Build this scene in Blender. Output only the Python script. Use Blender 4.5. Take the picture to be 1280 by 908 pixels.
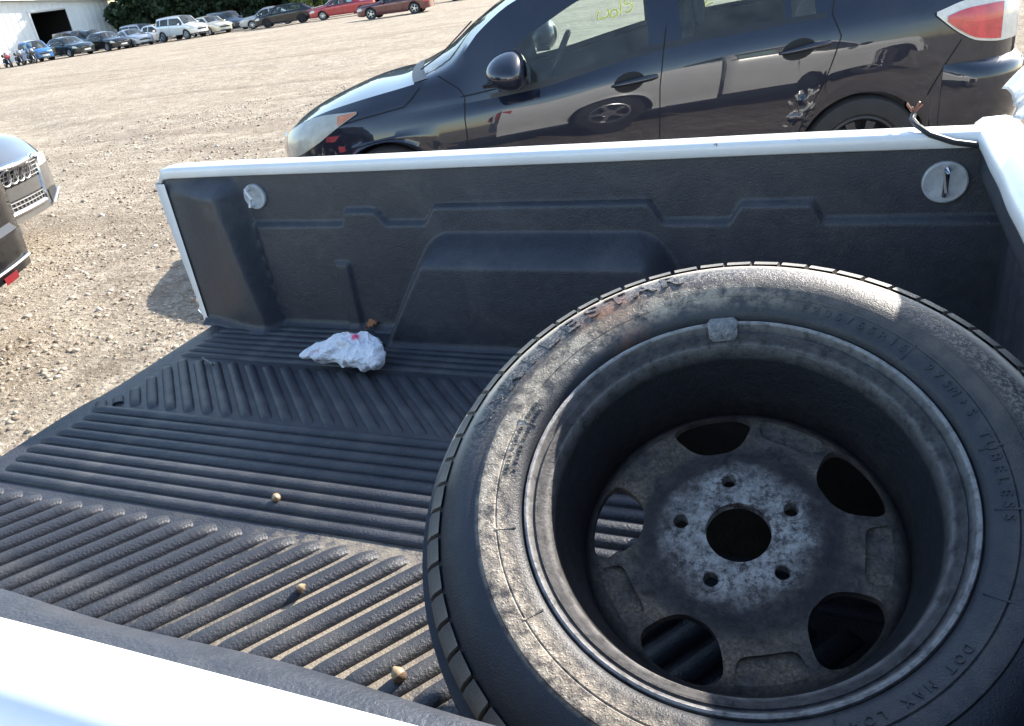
import bpy, bmesh, math, random
import numpy as np
from mathutils import Vector, Matrix, noise

random.seed(7); rng = np.random.default_rng(7)
scene = bpy.context.scene
for o in list(bpy.data.objects): bpy.data.objects.remove(o)
col = scene.collection
R = math.radians
PI = math.pi

# ------------------------------------------------------------------ camera
FZ = 0.68                                    # height of the bed floor above the ground
cam_d = bpy.data.cameras.new('camera')
cam = bpy.data.objects.new('camera', cam_d); col.objects.link(cam)
cr, cu, cf = Vector((0.92444, 0.35911, -0.12822)), Vector((-0.05643, 0.46140, 0.88540)), Vector((-0.37712, 0.81127, -0.44680))
cm = Matrix((cr, cu, -cf)).transposed().to_4x4()
cm.translation = (1.7414, -1.6666, 0.8321 + FZ)
cam.matrix_world = cm
cam_d.sensor_fit = 'HORIZONTAL'; cam_d.sensor_width = 36; cam_d.lens = 1002.46 / 1280 * 36
cam_d.clip_start = 0.02; cam_d.clip_end = 2000
scene.camera = cam

# ------------------------------------------------------------------ sky, sun, exposure
SUN_EL, SUN_AZ = R(31), R(25)                # azimuth from +Y towards +X
w = bpy.data.worlds.new('World'); scene.world = w; w.use_nodes = True
nt = w.node_tree; nt.nodes.clear()
sky = nt.nodes.new('ShaderNodeTexSky'); sky.sky_type = 'NISHITA'; sky.sun_disc = False
sky.sun_elevation = SUN_EL; sky.sun_rotation = SUN_AZ; sky.air_density = 1.15; sky.dust_density = 0.7; sky.ozone_density = 1.0
bg = nt.nodes.new('ShaderNodeBackground'); bg.inputs[1].default_value = 0.14
out = nt.nodes.new('ShaderNodeOutputWorld')
nt.links.new(sky.outputs[0], bg.inputs[0]); nt.links.new(bg.outputs[0], out.inputs[0])
sun_d = bpy.data.lights.new('sun', 'SUN'); sun_d.energy = 4.6; sun_d.angle = R(0.53); sun_d.color = (1.0, 0.93, 0.83)
sun = bpy.data.objects.new('sun', sun_d); col.objects.link(sun)
sdir = Vector((math.cos(SUN_EL)*math.sin(SUN_AZ), math.cos(SUN_EL)*math.cos(SUN_AZ), math.sin(SUN_EL)))
sun.rotation_euler = sdir.to_track_quat('Z', 'Y').to_euler(); sun.location = sdir*60
scene.view_settings.view_transform = 'Standard'; scene.view_settings.look = 'None'
scene.view_settings.exposure = 1.5; scene.view_settings.gamma = 1.0
scene.view_settings.use_curve_mapping = False

# ------------------------------------------------------------------ materials
def new_mat(name):
    m = bpy.data.materials.new(name); m.use_nodes = True
    n = m.node_tree.nodes; b = n['Principled BSDF']
    return m, m.node_tree, b
def N(t, kind, **kw):
    n = t.nodes.new(kind)
    for k, v in kw.items():
        if k in n.inputs: n.inputs[k].default_value = v
        else: setattr(n, k, v)
    return n
def mixc(t, fac, a, b, blend='MIX'):
    m = t.nodes.new('ShaderNodeMix'); m.data_type = 'RGBA'; m.blend_type = blend
    for sock, v in ((0, fac), (6, a), (7, b)):
        if hasattr(v, 'links') or isinstance(v, bpy.types.NodeSocket): t.links.new(v, m.inputs[sock])
        elif sock == 0: m.inputs[0].default_value = v
        else: m.inputs[sock].default_value = (*v, 1)
    return m.outputs[2]
def ramp(t, src, stops):
    r = t.nodes.new('ShaderNodeValToRGB')
    e = r.color_ramp.elements
    while len(e) > 1: e.remove(e[-1])
    for i, (p, c) in enumerate(stops):
        el = e[0] if i == 0 else e.new(p)
        el.position = p; el.color = (c, c, c, 1) if not isinstance(c, tuple) else (*c, 1)
    t.links.new(src, r.inputs[0]); return r.outputs[0]
def math_(t, op, a, b=None, c=None, clamp=False):
    m = t.nodes.new('ShaderNodeMath'); m.operation = op; m.use_clamp = clamp
    for i, v in enumerate((a, b, c)):
        if v is None: continue
        if isinstance(v, bpy.types.NodeSocket): t.links.new(v, m.inputs[i])
        else: m.inputs[i].default_value = v
    return m.outputs[0]
def coords(t, kind='Object'):
    return t.nodes.new('ShaderNodeTexCoord').outputs[kind]
def noise_(t, scale, detail=4, rough=0.6, vec=None, dist=0):
    n = N(t, 'ShaderNodeTexNoise'); n.inputs['Scale'].default_value = scale; n.inputs['Detail'].default_value = detail
    n.inputs['Roughness'].default_value = rough; n.inputs['Distortion'].default_value = dist
    t.links.new(vec if vec is not None else coords(t), n.inputs['Vector']); return n.outputs['Fac']
def bump_(t, b, h, strength=0.3, dist=0.01, prev=None):
    n = N(t, 'ShaderNodeBump'); n.inputs['Strength'].default_value = strength; n.inputs['Distance'].default_value = dist
    t.links.new(h, n.inputs['Height'])
    if prev is not None: t.links.new(prev, n.inputs['Normal'])
    t.links.new(n.outputs[0], b.inputs['Normal']); return n.outputs[0]

def simple(name, c, rough=0.5, metal=0.0, var=0.15, nscale=8, bump=0.0, bscale=120, coat=0.0, rvar=0.1, spec=None):
    m, t, b = new_mat(name)
    nz = noise_(t, nscale, 5)
    lo = tuple(max(0, x*(1-var)) for x in c); hi = tuple(min(1, x*(1+var)) for x in c)
    t.links.new(mixc(t, ramp(t, nz, [(0.3, 0.0), (0.7, 1.0)]), lo, hi), b.inputs['Base Color'])
    t.links.new(math_(t, 'MULTIPLY_ADD', nz, rvar*2, rough-rvar), b.inputs['Roughness'])
    b.inputs['Metallic'].default_value = metal
    if coat: b.inputs['Coat Weight'].default_value = coat; b.inputs['Coat Roughness'].default_value = 0.04
    if spec is not None: b.inputs['Specular IOR Level'].default_value = spec
    if bump: bump_(t, b, noise_(t, bscale, 3), bump, 0.004)
    return m

MAT = {}
def paint(name, c, metal=0.3, rough=0.3, dust=0.12):
    m, t, b = new_mat(name)
    nz = noise_(t, 3.0, 6, 0.65); fl = noise_(t, 900, 2)
    base = mixc(t, math_(t, 'MULTIPLY', fl, 0.35), c, tuple(min(1, x*1.5+0.004) for x in c))
    dm = math_(t, 'MULTIPLY', ramp(t, nz, [(0.42, 0.0), (0.75, 1.0)]), dust)
    t.links.new(mixc(t, dm, base, (0.30, 0.27, 0.22)), b.inputs['Base Color'])
    b.inputs['Metallic'].default_value = metal; b.inputs['Specular IOR Level'].default_value = 0.12 if metal < .1 else .5
    t.links.new(math_(t, 'MULTIPLY_ADD', nz, 0.12, rough-0.06), b.inputs['Roughness'])
    b.inputs['Coat Weight'].default_value = 1.0; b.inputs['Coat IOR'].default_value = 1.62
    t.links.new(math_(t, 'MULTIPLY_ADD', dm, 0.5, 0.012), b.inputs['Coat Roughness'])
    return m
def glass(name, tint=(0.80, 0.90, 0.88), alpha=0.16):
    m, t, b = new_mat(name)
    tr = N(t, 'ShaderNodeBsdfTransparent'); tr.inputs[0].default_value = (*tint, 1)
    gl = N(t, 'ShaderNodeBsdfGlossy'); gl.inputs['Roughness'].default_value = 0.02
    df = N(t, 'ShaderNodeBsdfDiffuse'); df.inputs[0].default_value = (0.45, 0.47, 0.45, 1)
    fr = N(t, 'ShaderNodeFresnel'); fr.inputs[0].default_value = 1.5
    dust_glare_f = math_(t, 'MULTIPLY', ramp(t, noise_(t, 6, 6, 0.7), [(0.35, 0.2), (0.8, 1.0)]), alpha)
    m1 = N(t, 'ShaderNodeMixShader'); m2 = N(t, 'ShaderNodeMixShader')
    t.links.new(dust_glare_f, m1.inputs[0]); t.links.new(tr.outputs[0], m1.inputs[1]); t.links.new(df.outputs[0], m1.inputs[2])
    t.links.new(fr.outputs[0], m2.inputs[0]); t.links.new(m1.outputs[0], m2.inputs[1]); t.links.new(gl.outputs[0], m2.inputs[2])
    t.links.new(m2.outputs[0], t.nodes['Material Output'].inputs[0])
    return m

MAT['black_plastic'] = simple('black_plastic', (0.018, 0.019, 0.022), 0.45, bump=0.1)
MAT['dark_void'] = simple('dark_trim', (0.010, 0.010, 0.012), 0.8)
MAT['interior'] = simple('grey_interior', (0.06, 0.065, 0.07), 0.75, bump=0.1)
MAT['chrome'] = simple('chrome', (0.75, 0.76, 0.78), 0.15, 1.0, 0.08, 20, rvar=0.06)
MAT['alloy'] = simple('alloy', (0.55, 0.56, 0.58), 0.3, 0.9, 0.15, 14)
MAT['rubber'] = simple('tyre_rubber', (0.022, 0.022, 0.023), 0.75, 0, 0.3, 12, bump=0.2, bscale=200)
MAT['glass'] = glass('window_glass')
MAT['screen_glass'] = glass('glare_windscreen', (0.75, 0.85, 0.84), 0.75)  # heavy pale diffuse layer stands in for white sky glare on the windscreen
MAT['dark_glass'] = glass('tinted_glass', (0.25, 0.28, 0.30), 0.10)
MAT['lens'] = glass('clear_lens', (0.9, 0.9, 0.88), 0.55)
MAT['red_lens'] = simple('red_lens', (0.50, 0.035, 0.045), 0.2, 0, 0.25, 14, bump=0.25, bscale=90, coat=1.0)
MAT['amber_lens'] = simple('amber_lens', (0.55, 0.20, 0.09), 0.25, 0, 0.15, 30, coat=0.6)
MAT['white_lens'] = simple('white_lens', (0.62, 0.60, 0.55), 0.2, 0, 0.15, 20, coat=0.7)
MAT['hazy_lens'] = simple('hazy_lens', (0.44, 0.43, 0.36), 0.25, 0, 0.2, 9, coat=0.5)
MAT['slat'] = simple('satin_silver', (0.33, 0.33, 0.34), 0.35, 0.5)
MAT['plate'] = simple('plate_plastic', (0.55, 0.55, 0.52), 0.5)
MAT['yellow_marker'] = simple('yellow_marker', (0.80, 0.78, 0.30), 0.7)
def marker():
    m, t, b = new_mat('yellow_window_marker'); b.inputs['Base Color'].default_value = (0.85, 0.82, 0.35, 1); b.inputs['Roughness'].default_value = 0.8
    tl_ = N(t, 'ShaderNodeBsdfTranslucent'); tl_.inputs[0].default_value = (0.95, 0.92, 0.45, 1); mx = N(t, 'ShaderNodeMixShader'); mx.inputs[0].default_value = 0.65
    t.links.new(b.outputs[0], mx.inputs[1]); t.links.new(tl_.outputs[0], mx.inputs[2]); t.links.new(mx.outputs[0], t.nodes['Material Output'].inputs[0]); return m
MAT['yellow_marker'] = marker()
MAT['seam'] = simple('seam_shadow_gap', (0.006, 0.006, 0.008), 0.9)

def liner_mat():
    m, t, b = new_mat('black_bed_liner')
    co = coords(t)
    big = noise_(t, 2.2, 6, 0.65, co); fine = noise_(t, 260, 3, 0.6, co); med = noise_(t, 45, 4, 0.6, co)
    f = math_(t, 'ADD', math_(t, 'MULTIPLY', big, 0.6), math_(t, 'MULTIPLY', med, 0.4))
    c = mixc(t, ramp(t, f, [(0.32, 0.0), (0.68, 1.0)]), (0.019, 0.022, 0.030), (0.044, 0.049, 0.063))
    du = ramp(t, noise_(t, 5.5, 9, 0.78, co, 0.6), [(0.50, 0.0), (0.72, 0.22)])
    c = mixc(t, du, c, (0.17, 0.16, 0.145))
    t.links.new(c, b.inputs['Base Color'])
    t.links.new(math_(t, 'MULTIPLY_ADD', med, 0.22, 0.36), b.inputs['Roughness'])
    b.inputs['Specular IOR Level'].default_value = 0.55
    h = math_(t, 'ADD', math_(t, 'MULTIPLY', fine, 0.7), math_(t, 'MULTIPLY', med, 0.6))
    bump_(t, b, h, 0.55, 0.004)
    return m
MAT['liner'] = liner_mat()

def floor_mat():
    m, t, b = new_mat('sandy_bed_floor_liner')
    co = coords(t)
    big = noise_(t, 3, 6, 0.65, co); fine = noise_(t, 240, 3, 0.6, co); med = noise_(t, 50, 4, 0.6, co)
    c = mixc(t, ramp(t, big, [(0.3, 0.0), (0.7, 1.0)]), (0.016, 0.018, 0.025), (0.044, 0.048, 0.060))
    # sand washed into the grooves towards the loose wheel
    v = N(t, 'ShaderNodeVectorMath', operation='DISTANCE'); t.links.new(co, v.inputs[0]); v.inputs[1].default_value = (1.07, -1.0, FZ)
    near = ramp(t, math_(t, 'DIVIDE', v.outputs['Value'], 1.0), [(0.04, 1.0), (0.46, 0.0)])
    grain = noise_(t, 38, 8, 0.75, co, 0.3)
    s = math_(t, 'MULTIPLY', ramp(t, math_(t, 'ADD', math_(t, 'MULTIPLY', near, 0.42), math_(t, 'MULTIPLY', grain, 0.72)), [(0.54, 0.0), (0.70, 1.0)]), near, clamp=True)
    sc = mixc(t, noise_(t, 400, 3, 0.7, co), (0.17, 0.14, 0.105), (0.38, 0.325, 0.25))
    c = mixc(t, math_(t, 'POWER', s, 0.6), c, sc)
    scp = N(t, 'ShaderNodeMapping'); scp.inputs['Rotation'].default_value = (0, 0, R(14)); scp.inputs['Scale'].default_value = (4, 70, 20); t.links.new(co, scp.inputs[0])
    c = mixc(t, ramp(t, noise_(t, 1.0, 6, 0.7, scp.outputs[0], 0.4), [(0.60, 0.0), (0.70, 0.45)]), c, (0.10, 0.10, 0.105))
    wet = ramp(t, noise_(t, 7, 8, 0.72, co, 0.5), [(0.48, 0.0), (0.68, 0.38)])
    c = mixc(t, wet, c, (0.11, 0.105, 0.095))
    t.links.new(c, b.inputs['Base Color'])
    t.links.new(math_(t, 'MULTIPLY_ADD', s, 0.4, math_(t, 'MULTIPLY_ADD', med, 0.2, 0.36)), b.inputs['Roughness'])
    bump_(t, b, math_(t, 'ADD', fine, math_(t, 'MULTIPLY', med, 0.6)), 0.5, 0.004)
    return m
MAT['floor'] = floor_mat()

def white_paint():
    m, t, b = new_mat('worn_white_truck_paint')
    co = coords(t)
    base = mixc(t, ramp(t, noise_(t, 4, 6, 0.7, co), [(0.35, 0.0), (0.75, 1.0)]), (0.78, 0.79, 0.80), (0.66, 0.665, 0.66))
    chips = ramp(t, noise_(t, 26, 9, 0.8, co, 0.6), [(0.645, 0.0), (0.66, 1.0)])
    c = mixc(t, chips, base, (0.16, 0.10, 0.07))
    mp = N(t, 'ShaderNodeMapping'); mp.inputs['Scale'].default_value = (2.5, 60, 60); t.links.new(co, mp.inputs[0])
    scr = ramp(t, noise_(t, 2.0, 5, 0.7, mp.outputs[0]), [(0.64, 0.0), (0.72, 0.35)])
    c = mixc(t, scr, c, (0.35, 0.34, 0.32))
    t.links.new(c, b.inputs['Base Color'])
    t.links.new(math_(t, 'MULTIPLY_ADD', chips, 0.4, 0.33), b.inputs['Roughness'])
    b.inputs['Coat Weight'].default_value = 0.5; b.inputs['Coat Roughness'].default_value = 0.15
    bump_(t, b, math_(t, 'SUBTRACT', math_(t, 'MULTIPLY', noise_(t, 12, 3, 0.5, co), 0.6), chips), 0.12, 0.003)
    return m
MAT['white'] = white_paint()

def ground_mat():
    m, t, b = new_mat('dry_gravel_dirt')
    co = coords(t)
    big = noise_(t, 0.22, 6, 0.6, co, 0.5); mid = noise_(t, 1.6, 7, 0.7, co, 0.4); gr = noise_(t, 26, 6, 0.75, co)
    c = mixc(t, ramp(t, mid, [(0.3, 0.0), (0.7, 1.0)]), (0.305, 0.255, 0.195), (0.52, 0.45, 0.355))
    vo = N(t, 'ShaderNodeTexVoronoi'); vo.inputs['Scale'].default_value = 30; t.links.new(co, vo.inputs['Vector'])
    sep = t.nodes.new('ShaderNodeSeparateColor'); t.links.new(vo.outputs['Color'], sep.inputs[0])
    peb = ramp(t, vo.outputs['Distance'], [(0.28, 1.0), (0.5, 0.0)])
    pick = ramp(t, sep.outputs[0], [(0.45, 0.0), (0.55, 1.0)])
    pc = mixc(t, sep.outputs[1], (0.20, 0.165, 0.14), (0.60, 0.54, 0.46))
    c = mixc(t, math_(t, 'MULTIPLY', math_(t, 'MULTIPLY', peb, pick), ramp(t, mid, [(0.42, 0.05), (0.60, 0.55)])), c, pc)
    c = mixc(t, ramp(t, gr, [(0.42, 0.6), (0.55, 0.0)]), c, (0.14, 0.105, 0.075))
    c = mixc(t, ramp(t, big, [(0.52, 0.0), (0.68, 0.45)]), c, (0.50, 0.42, 0.315))
    cl_ = noise_(t, 5.5, 8, 0.8, co, 0.6)
    c = mixc(t, ramp(t, cl_, [(0.52, 0.0), (0.63, 0.62)]), c, (0.19, 0.145, 0.105))
    c = mixc(t, ramp(t, cl_, [(0.36, 0.65), (0.47, 0.0)]), c, (0.64, 0.56, 0.45))
    # tyre tracks: darker streaks running across the lot
    mp = N(t, 'ShaderNodeMapping'); mp.inputs['Rotation'].default_value = (0, 0, R(-32)); mp.inputs['Scale'].default_value = (0.10, 1.0, 1.0); t.links.new(co, mp.inputs[0])
    tr = ramp(t, noise_(t, 1.1, 5, 0.6, mp.outputs[0], 0.6), [(0.50, 0.0), (0.66, 0.6)])
    c = mixc(t, math_(t, 'MULTIPLY', tr, ramp(t, mid, [(0.35, 0.2), (0.6, 1.0)])), c, (0.15, 0.115, 0.085))
    t.links.new(c, b.inputs['Base Color']); b.inputs['Roughness'].default_value = 0.95
    b.inputs['Specular IOR Level'].default_value = 0.15
    h = math_(t, 'ADD', math_(t, 'MULTIPLY', math_(t, 'MULTIPLY', peb, pick), 0.35), math_(t, 'ADD', gr, math_(t, 'MULTIPLY', mid, 1.4)))
    bump_(t, b, math_(t, 'ADD', h, math_(t, 'MULTIPLY', cl_, 1.6)), 0.85, 0.032)
    return m
MAT['ground'] = ground_mat()

def stone_mat():
    m, t, b = new_mat('gravel_stone')
    g = N(t, 'ShaderNodeNewGeometry')
    r = t.nodes.new('ShaderNodeValToRGB'); e = r.color_ramp.elements
    cols = [(0.0, (0.09, 0.065, 0.05)), (0.22, (0.24, 0.18, 0.13)), (0.45, (0.36, 0.29, 0.215)), (0.7, (0.48, 0.40, 0.31)), (0.92, (0.56, 0.50, 0.42)), (1.0, (0.68, 0.65, 0.60))]
    e[0].position, e[0].color = cols[0][0], (*cols[0][1], 1); e[1].position, e[1].color = cols[-1][0], (*cols[-1][1], 1)
    for p, c in cols[1:-1]: k = e.new(p); k.color = (*c, 1)
    t.links.new(g.outputs['Random Per Island'], r.inputs[0])
    c = mixc(t, math_(t, 'MULTIPLY', noise_(t, 90, 4), 0.5), r.outputs[0], (0.34, 0.27, 0.20))
    t.links.new(c, b.inputs['Base Color']); b.inputs['Roughness'].default_value = 0.9
    return m
MAT['stone'] = stone_mat()

# ------------------------------------------------------------------ mesh helpers
class MB:
    def __init__(s): s.v = []; s.f = []
    def add(s, vs, fs):
        o = len(s.v); s.v += [tuple(p) for p in vs]; s.f += [tuple(i+o for i in f) for f in fs]; return s
    def box(s, a, b, rot=None, c=None):
        x0, y0, z0 = a; x1, y1, z1 = b
        P = [Vector((x, y, z)) for x in (x0, x1) for y in (y0, y1) for z in (z0, z1)]
        if rot is not None:
            cc = Vector(c) if c is not None else (Vector(a)+Vector(b))/2
            P = [rot @ (p-cc) + cc for p in P]
        return s.add(P, [(0, 1, 3, 2), (4, 6, 7, 5), (0, 4, 5, 1), (2, 3, 7, 6), (0, 2, 6, 4), (1, 5, 7, 3)])
    def grid(s, rows, wrap_u=False, flip=False):
        nu, nv = len(rows), len(rows[0]); fs = []
        for i in range(nu if wrap_u else nu-1):
            for j in range(nv-1):
                k = (i+1) % nu
                q = (i*nv+j, k*nv+j, k*nv+j+1, i*nv+j+1)
                fs.append(q[::-1] if flip else q)
        return s.add([p for r in rows for p in r], fs)
    def lathe(s, prof, n=48, axis='z', a0=0, a1=2*PI, c=(0, 0, 0), closed=True, flip=False):
        full = abs(a1-a0-2*PI) < 1e-6; m = n if full else n+1; rows = []
        for i in range(m):
            a = a0+(a1-a0)*i/n; ca, sa = math.cos(a), math.sin(a)
            if axis == 'z': rows.append([(c[0]+r*ca, c[1]+r*sa, c[2]+z) for r, z in prof])
            elif axis == 'y': rows.append([(c[0]+r*ca, c[1]+z, c[2]+r*sa) for r, z in prof])
            else: rows.append([(c[0]+z, c[1]+r*ca, c[2]+r*sa) for r, z in prof])
        return s.grid(rows, full, flip)
    def tube(s, path, r, n=8, caps=True):
        P = [Vector(p) for p in path]; rows = []; up = Vector((0.13, 0.21, 0.97))
        for i, p in enumerate(P):
            d = (P[min(i+1, len(P)-1)]-P[max(i-1, 0)]).normalized()
            a = d.cross(up)
            if a.length < 1e-3: a = d.cross(Vector((1, 0, 0)))
            a.normalize(); b = a.cross(d)
            rr = r[i] if isinstance(r, (list, tuple)) else r
            rows.append([p+(a*math.cos(2*PI*k/n)+b*math.sin(2*PI*k/n))*rr for k in range(n)])
        o = len(s.v); s.grid([row+[row[0]] for row in rows])
        if caps:
            for row, fl in ((rows[0], False), (rows[-1], True)):
                s.add(row, [tuple(range(n)) if fl else tuple(range(n))[::-1]])
        return s
    def sweep(s, prof, x0, x1, n=2, f=None, caps=True):
        rows = []
        for i in range(n+1):
            x = x0+(x1-x0)*i/n
            rows.append([(x, y, z) if f is None else f(x, y, z) for y, z in prof])
        s.grid(rows)
        if caps:
            k = len(prof); s.add(rows[0], [tuple(range(k))]); s.add(rows[-1], [tuple(range(k))[::-1]])
        return s
    def ell(s, c, r, nu=16, nv=10, f=None):
        rows = []
        for i in range(nu):
            a = 2*PI*i/nu; row = []
            for j in range(nv+1):
                b = -PI/2+PI*j/nv
                p = Vector((r[0]*math.cos(b)*math.cos(a), r[1]*math.cos(b)*math.sin(a), r[2]*math.sin(b)))
                if f: p = f(p)
                row.append(p+Vector(c))
            rows.append(row)
        return s.grid(rows, True)
    def build(s, name, mat, parent=None, smooth=True, angle=38, off=(0, 0, 0), weld=True):
        me = bpy.data.meshes.new(name)
        me.from_pydata([(x+off[0], y+off[1], z+off[2]) for x, y, z in s.v], [], s.f)
        if weld:
            bm = bmesh.new(); bm.from_mesh(me)
            bmesh.ops.remove_doubles(bm, verts=bm.verts, dist=2e-5)
            bmesh.ops.recalc_face_normals(bm, faces=bm.faces)
            bm.to_mesh(me); bm.free()
        if smooth:
            me.polygons.foreach_set('use_smooth', [True]*len(me.polygons)); me.set_sharp_from_angle(angle=R(angle))
        me.materials.append(MAT[mat] if isinstance(mat, str) else mat)
        o = bpy.data.objects.new(name, me); col.objects.link(o); o.parent = parent
        return o

def tag(o, label=None, cat=None, group=None, kind=None):
    if label: o['label'] = label
    if cat: o['category'] = cat
    if group: o['group'] = group
    if kind: o['kind'] = kind
    return o
def empty(name, loc=(0, 0, 0), rz=0.0, label=None, cat=None, group=None):
    o = bpy.data.objects.new(name, None); col.objects.link(o); o.location = loc; o.rotation_euler = (0, 0, rz)
    o.empty_display_size = 0.2
    return tag(o, label, cat, group)
def inst(name, me, parent, M=None):
    o = bpy.data.objects.new(name, me); col.objects.link(o); o.parent = parent
    if M is not None: o.matrix_basis = M
    return o
def copy_tree(o, parent=None):
    c = o.copy(); col.objects.link(c); c.parent = parent
    for ch in o.children: copy_tree(ch, c)
    return c
def raw_mesh(name, V, F, mat, parent=None, smooth=False):
    """fast mesh from numpy arrays, F is (n,k)"""
    me = bpy.data.meshes.new(name); k = F.shape[1]
    me.vertices.add(len(V)); me.vertices.foreach_set('co', V.astype(np.float32).ravel())
    me.loops.add(F.size); me.loops.foreach_set('vertex_index', F.astype(np.int32).ravel())
    me.polygons.add(len(F)); me.polygons.foreach_set('loop_start', np.arange(0, F.size, k, dtype=np.int32))
    me.update(calc_edges=True)
    if smooth: me.polygons.foreach_set('use_smooth', [True]*len(F))
    me.materials.append(MAT[mat] if isinstance(mat, str) else mat)
    o = bpy.data.objects.new(name, me); col.objects.link(o); o.parent = parent
    return o
def sstep(a, b, x):
    t = min(1, max(0, (x-a)/(b-a))) if a != b else float(x > a)
    return t*t*(3-2*t)
def curve(pts):
    xs = [p[0] for p in pts]; ys = [p[1] for p in pts]
    def f(x):
        if x <= xs[0]: return ys[0]
        if x >= xs[-1]: return ys[-1]
        i = max(k for k in range(len(xs)-1) if xs[k] <= x)
        h = xs[i+1]-xs[i]; t = (x-xs[i])/h
        def sl(k):
            if k == 0: return (ys[1]-ys[0])/(xs[1]-xs[0])
            if k == len(xs)-1: return (ys[-1]-ys[-2])/(xs[-1]-xs[-2])
            a = (ys[k]-ys[k-1])/(xs[k]-xs[k-1]); b = (ys[k+1]-ys[k])/(xs[k+1]-xs[k])
            return 0 if a*b <= 0 else 2*a*b/(a+b)
        m0, m1 = sl(i), sl(i+1); t2, t3 = t*t, t*t*t
        return (2*t3-3*t2+1)*ys[i]+(t3-2*t2+t)*h*m0+(-2*t3+3*t2)*ys[i+1]+(t3-t2)*h*m1
    return f

# ------------------------------------------------------------------ ground
def gz(x, y):
    t = -.6*x+.8*y
    u = (t-5)/1.5
    return -.013*1.5*(math.log1p(math.exp(u)) if u < 30 else u)
def rough(x, y):
    d = math.hypot(x-1.7, y+1.7)
    a = 0.03*noise.noise(Vector((x*.45, y*.45, 0)))+0.018*noise.noise(Vector((x*1.6, y*1.6, 3)))
    if d < 22: a += 0.010*noise.noise(Vector((x*4.5, y*4.5, 7)))
    # wheel ruts crossing the lot
    q = (x*.53+y*.85)
    a -= 0.03*max(0, math.sin(q*1.1+0.6*noise.noise(Vector((x*.15, y*.15, 5)))))**6*sstep(9, 16, d)
    return a
def zground(x, y): return gz(x, y)+rough(x, y)
def ground():
    def axis(lo, hi, c, near, g):
        out = [c]; s = near; p = c
        while p < hi: p += s; s = s*g if abs(p-c) > 9 else s; out.append(p)
        s = near; p = c
        while p > lo: p -= s; s = s*g if abs(p-c) > 9 else s; out.insert(0, p)
        return out
    xs = axis(-700, 700, -3, 0.12, 1.06); ys = axis(-500, 900, 4, 0.12, 1.06)
    V = np.array([(x, y, zground(x, y)) for x in xs for y in ys]); n = len(ys)
    i, j = np.meshgrid(np.arange(len(xs)-1), np.arange(n-1), indexing='ij'); a = (i*n+j).ravel()
    o = raw_mesh('ground', V, np.stack([a, a+n, a+n+1, a+1], 1), 'ground', smooth=True)
    tag(o, 'dry tan gravel and dirt lot with tyre ruts', None, kind='structure')
ground()

def stones():
    t = (1+5**.5)/2
    B = np.array([(-1, t, 0), (1, t, 0), (-1, -t, 0), (1, -t, 0), (0, -1, t), (0, 1, t), (0, -1, -t), (0, 1, -t), (t, 0, -1), (t, 0, 1), (-t, 0, -1), (-t, 0, 1)])/1.9
    F = np.array([(0, 11, 5), (0, 5, 1), (0, 1, 7), (0, 7, 10), (0, 10, 11), (1, 5, 9), (5, 11, 4), (11, 10, 2), (10, 7, 6), (7, 1, 8), (3, 9, 4), (3, 4, 2), (3, 2, 6), (3, 6, 8), (3, 8, 9), (4, 9, 5), (2, 4, 11), (6, 2, 10), (8, 6, 7), (9, 8, 1)])
    P = []
    C = Vector((1.74, -1.67))
    while len(P) < 42000:
        a = random.uniform(R(112), R(166)); d = 2.2+13*random.random()**1.15
        x, y = C.x+d*math.cos(a), C.y+d*math.sin(a)
        if -.1 < x < 5.2 and -1.6 < y < .2: continue
        dens = 0.5+0.9*noise.noise(Vector((x*.8, y*.8, 2)))+0.3*noise.noise(Vector((x*2.5, y*2.5, 9)))
        if random.random() > dens: continue
        P.append((x, y, min(.024, .0037*math.exp(random.gauss(0.15, .62)))*(1+.03*d)))
    n = len(P); V = np.zeros((n, 12, 3))
    for k, (x, y, s) in enumerate(P):
        b = B*(1+rng.uniform(-.28, .28, (12, 1)))*np.array([1, rng.uniform(.6, 1), rng.uniform(.35, .75)])*s
        a = rng.uniform(0, 6.28); ca, sa = math.cos(a), math.sin(a)
        V[k, :, 0] = b[:, 0]*ca-b[:, 1]*sa+x; V[k, :, 1] = b[:, 0]*sa+b[:, 1]*ca+y; V[k, :, 2] = b[:, 2]+zground(x, y)+s*.12
    FF = (F[None]+np.arange(n)[:, None, None]*12).reshape(-1, 3)
    tag(raw_mesh('gravel', V.reshape(-1, 3), FF, 'stone'), 'loose tan and grey gravel stones on the dirt', 'gravel', kind='stuff')
stones()

# ------------------------------------------------------------------ cars
def make_wheel(r, wd, rimr, spokes=7, rim_mat='alloy'):
    """wheel mesh data with axis along y, outer face at -y"""
    t = MB(); h = wd/2
    t.lathe([(rimr, -h*.86), (rimr+.012, -h*.98), (r*.82, -h*1.02), (r*.95, -h*.94), (r, -h*.72), (r, h*.72), (r*.95, h*.94), (rimr+.01, h)], 40, 'y')
    rm = MB()
    rm.lathe([(rimr, -h*.86), (rimr-.012, -h*.9), (rimr-.022, -h*.78), (rimr-.035, -h*.3), (rimr-.04, h*.8)], 40, 'y')
    rm.lathe([(0.001, -h*.62), (.06, -h*.6), (.075, -h*.45)], 20, 'y')
    for k in range(spokes):
        a = 2*PI*k/spokes; ca, sa = math.cos(a), math.sin(a); rows = []
        for q, (rr, hw, dy) in enumerate(((.04, .030, -h*.58), (rimr*.5, .026, -h*.66), (rimr-.03, .036, -h*.6))):
            rows.append([(rr*ca-ww*sa, yy, rr*sa+ww*ca) for ww, yy in ((-hw, dy+.03), (-hw*.7, dy), (hw*.7, dy), (hw, dy+.03))])
        rm.grid(rows)
    bk = MB(); bk.lathe([(0.001, -h*.1), (rimr-.03, -h*.1)], 24, 'y')
    return t, rm, bk
_wheel_cache = {}
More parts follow.
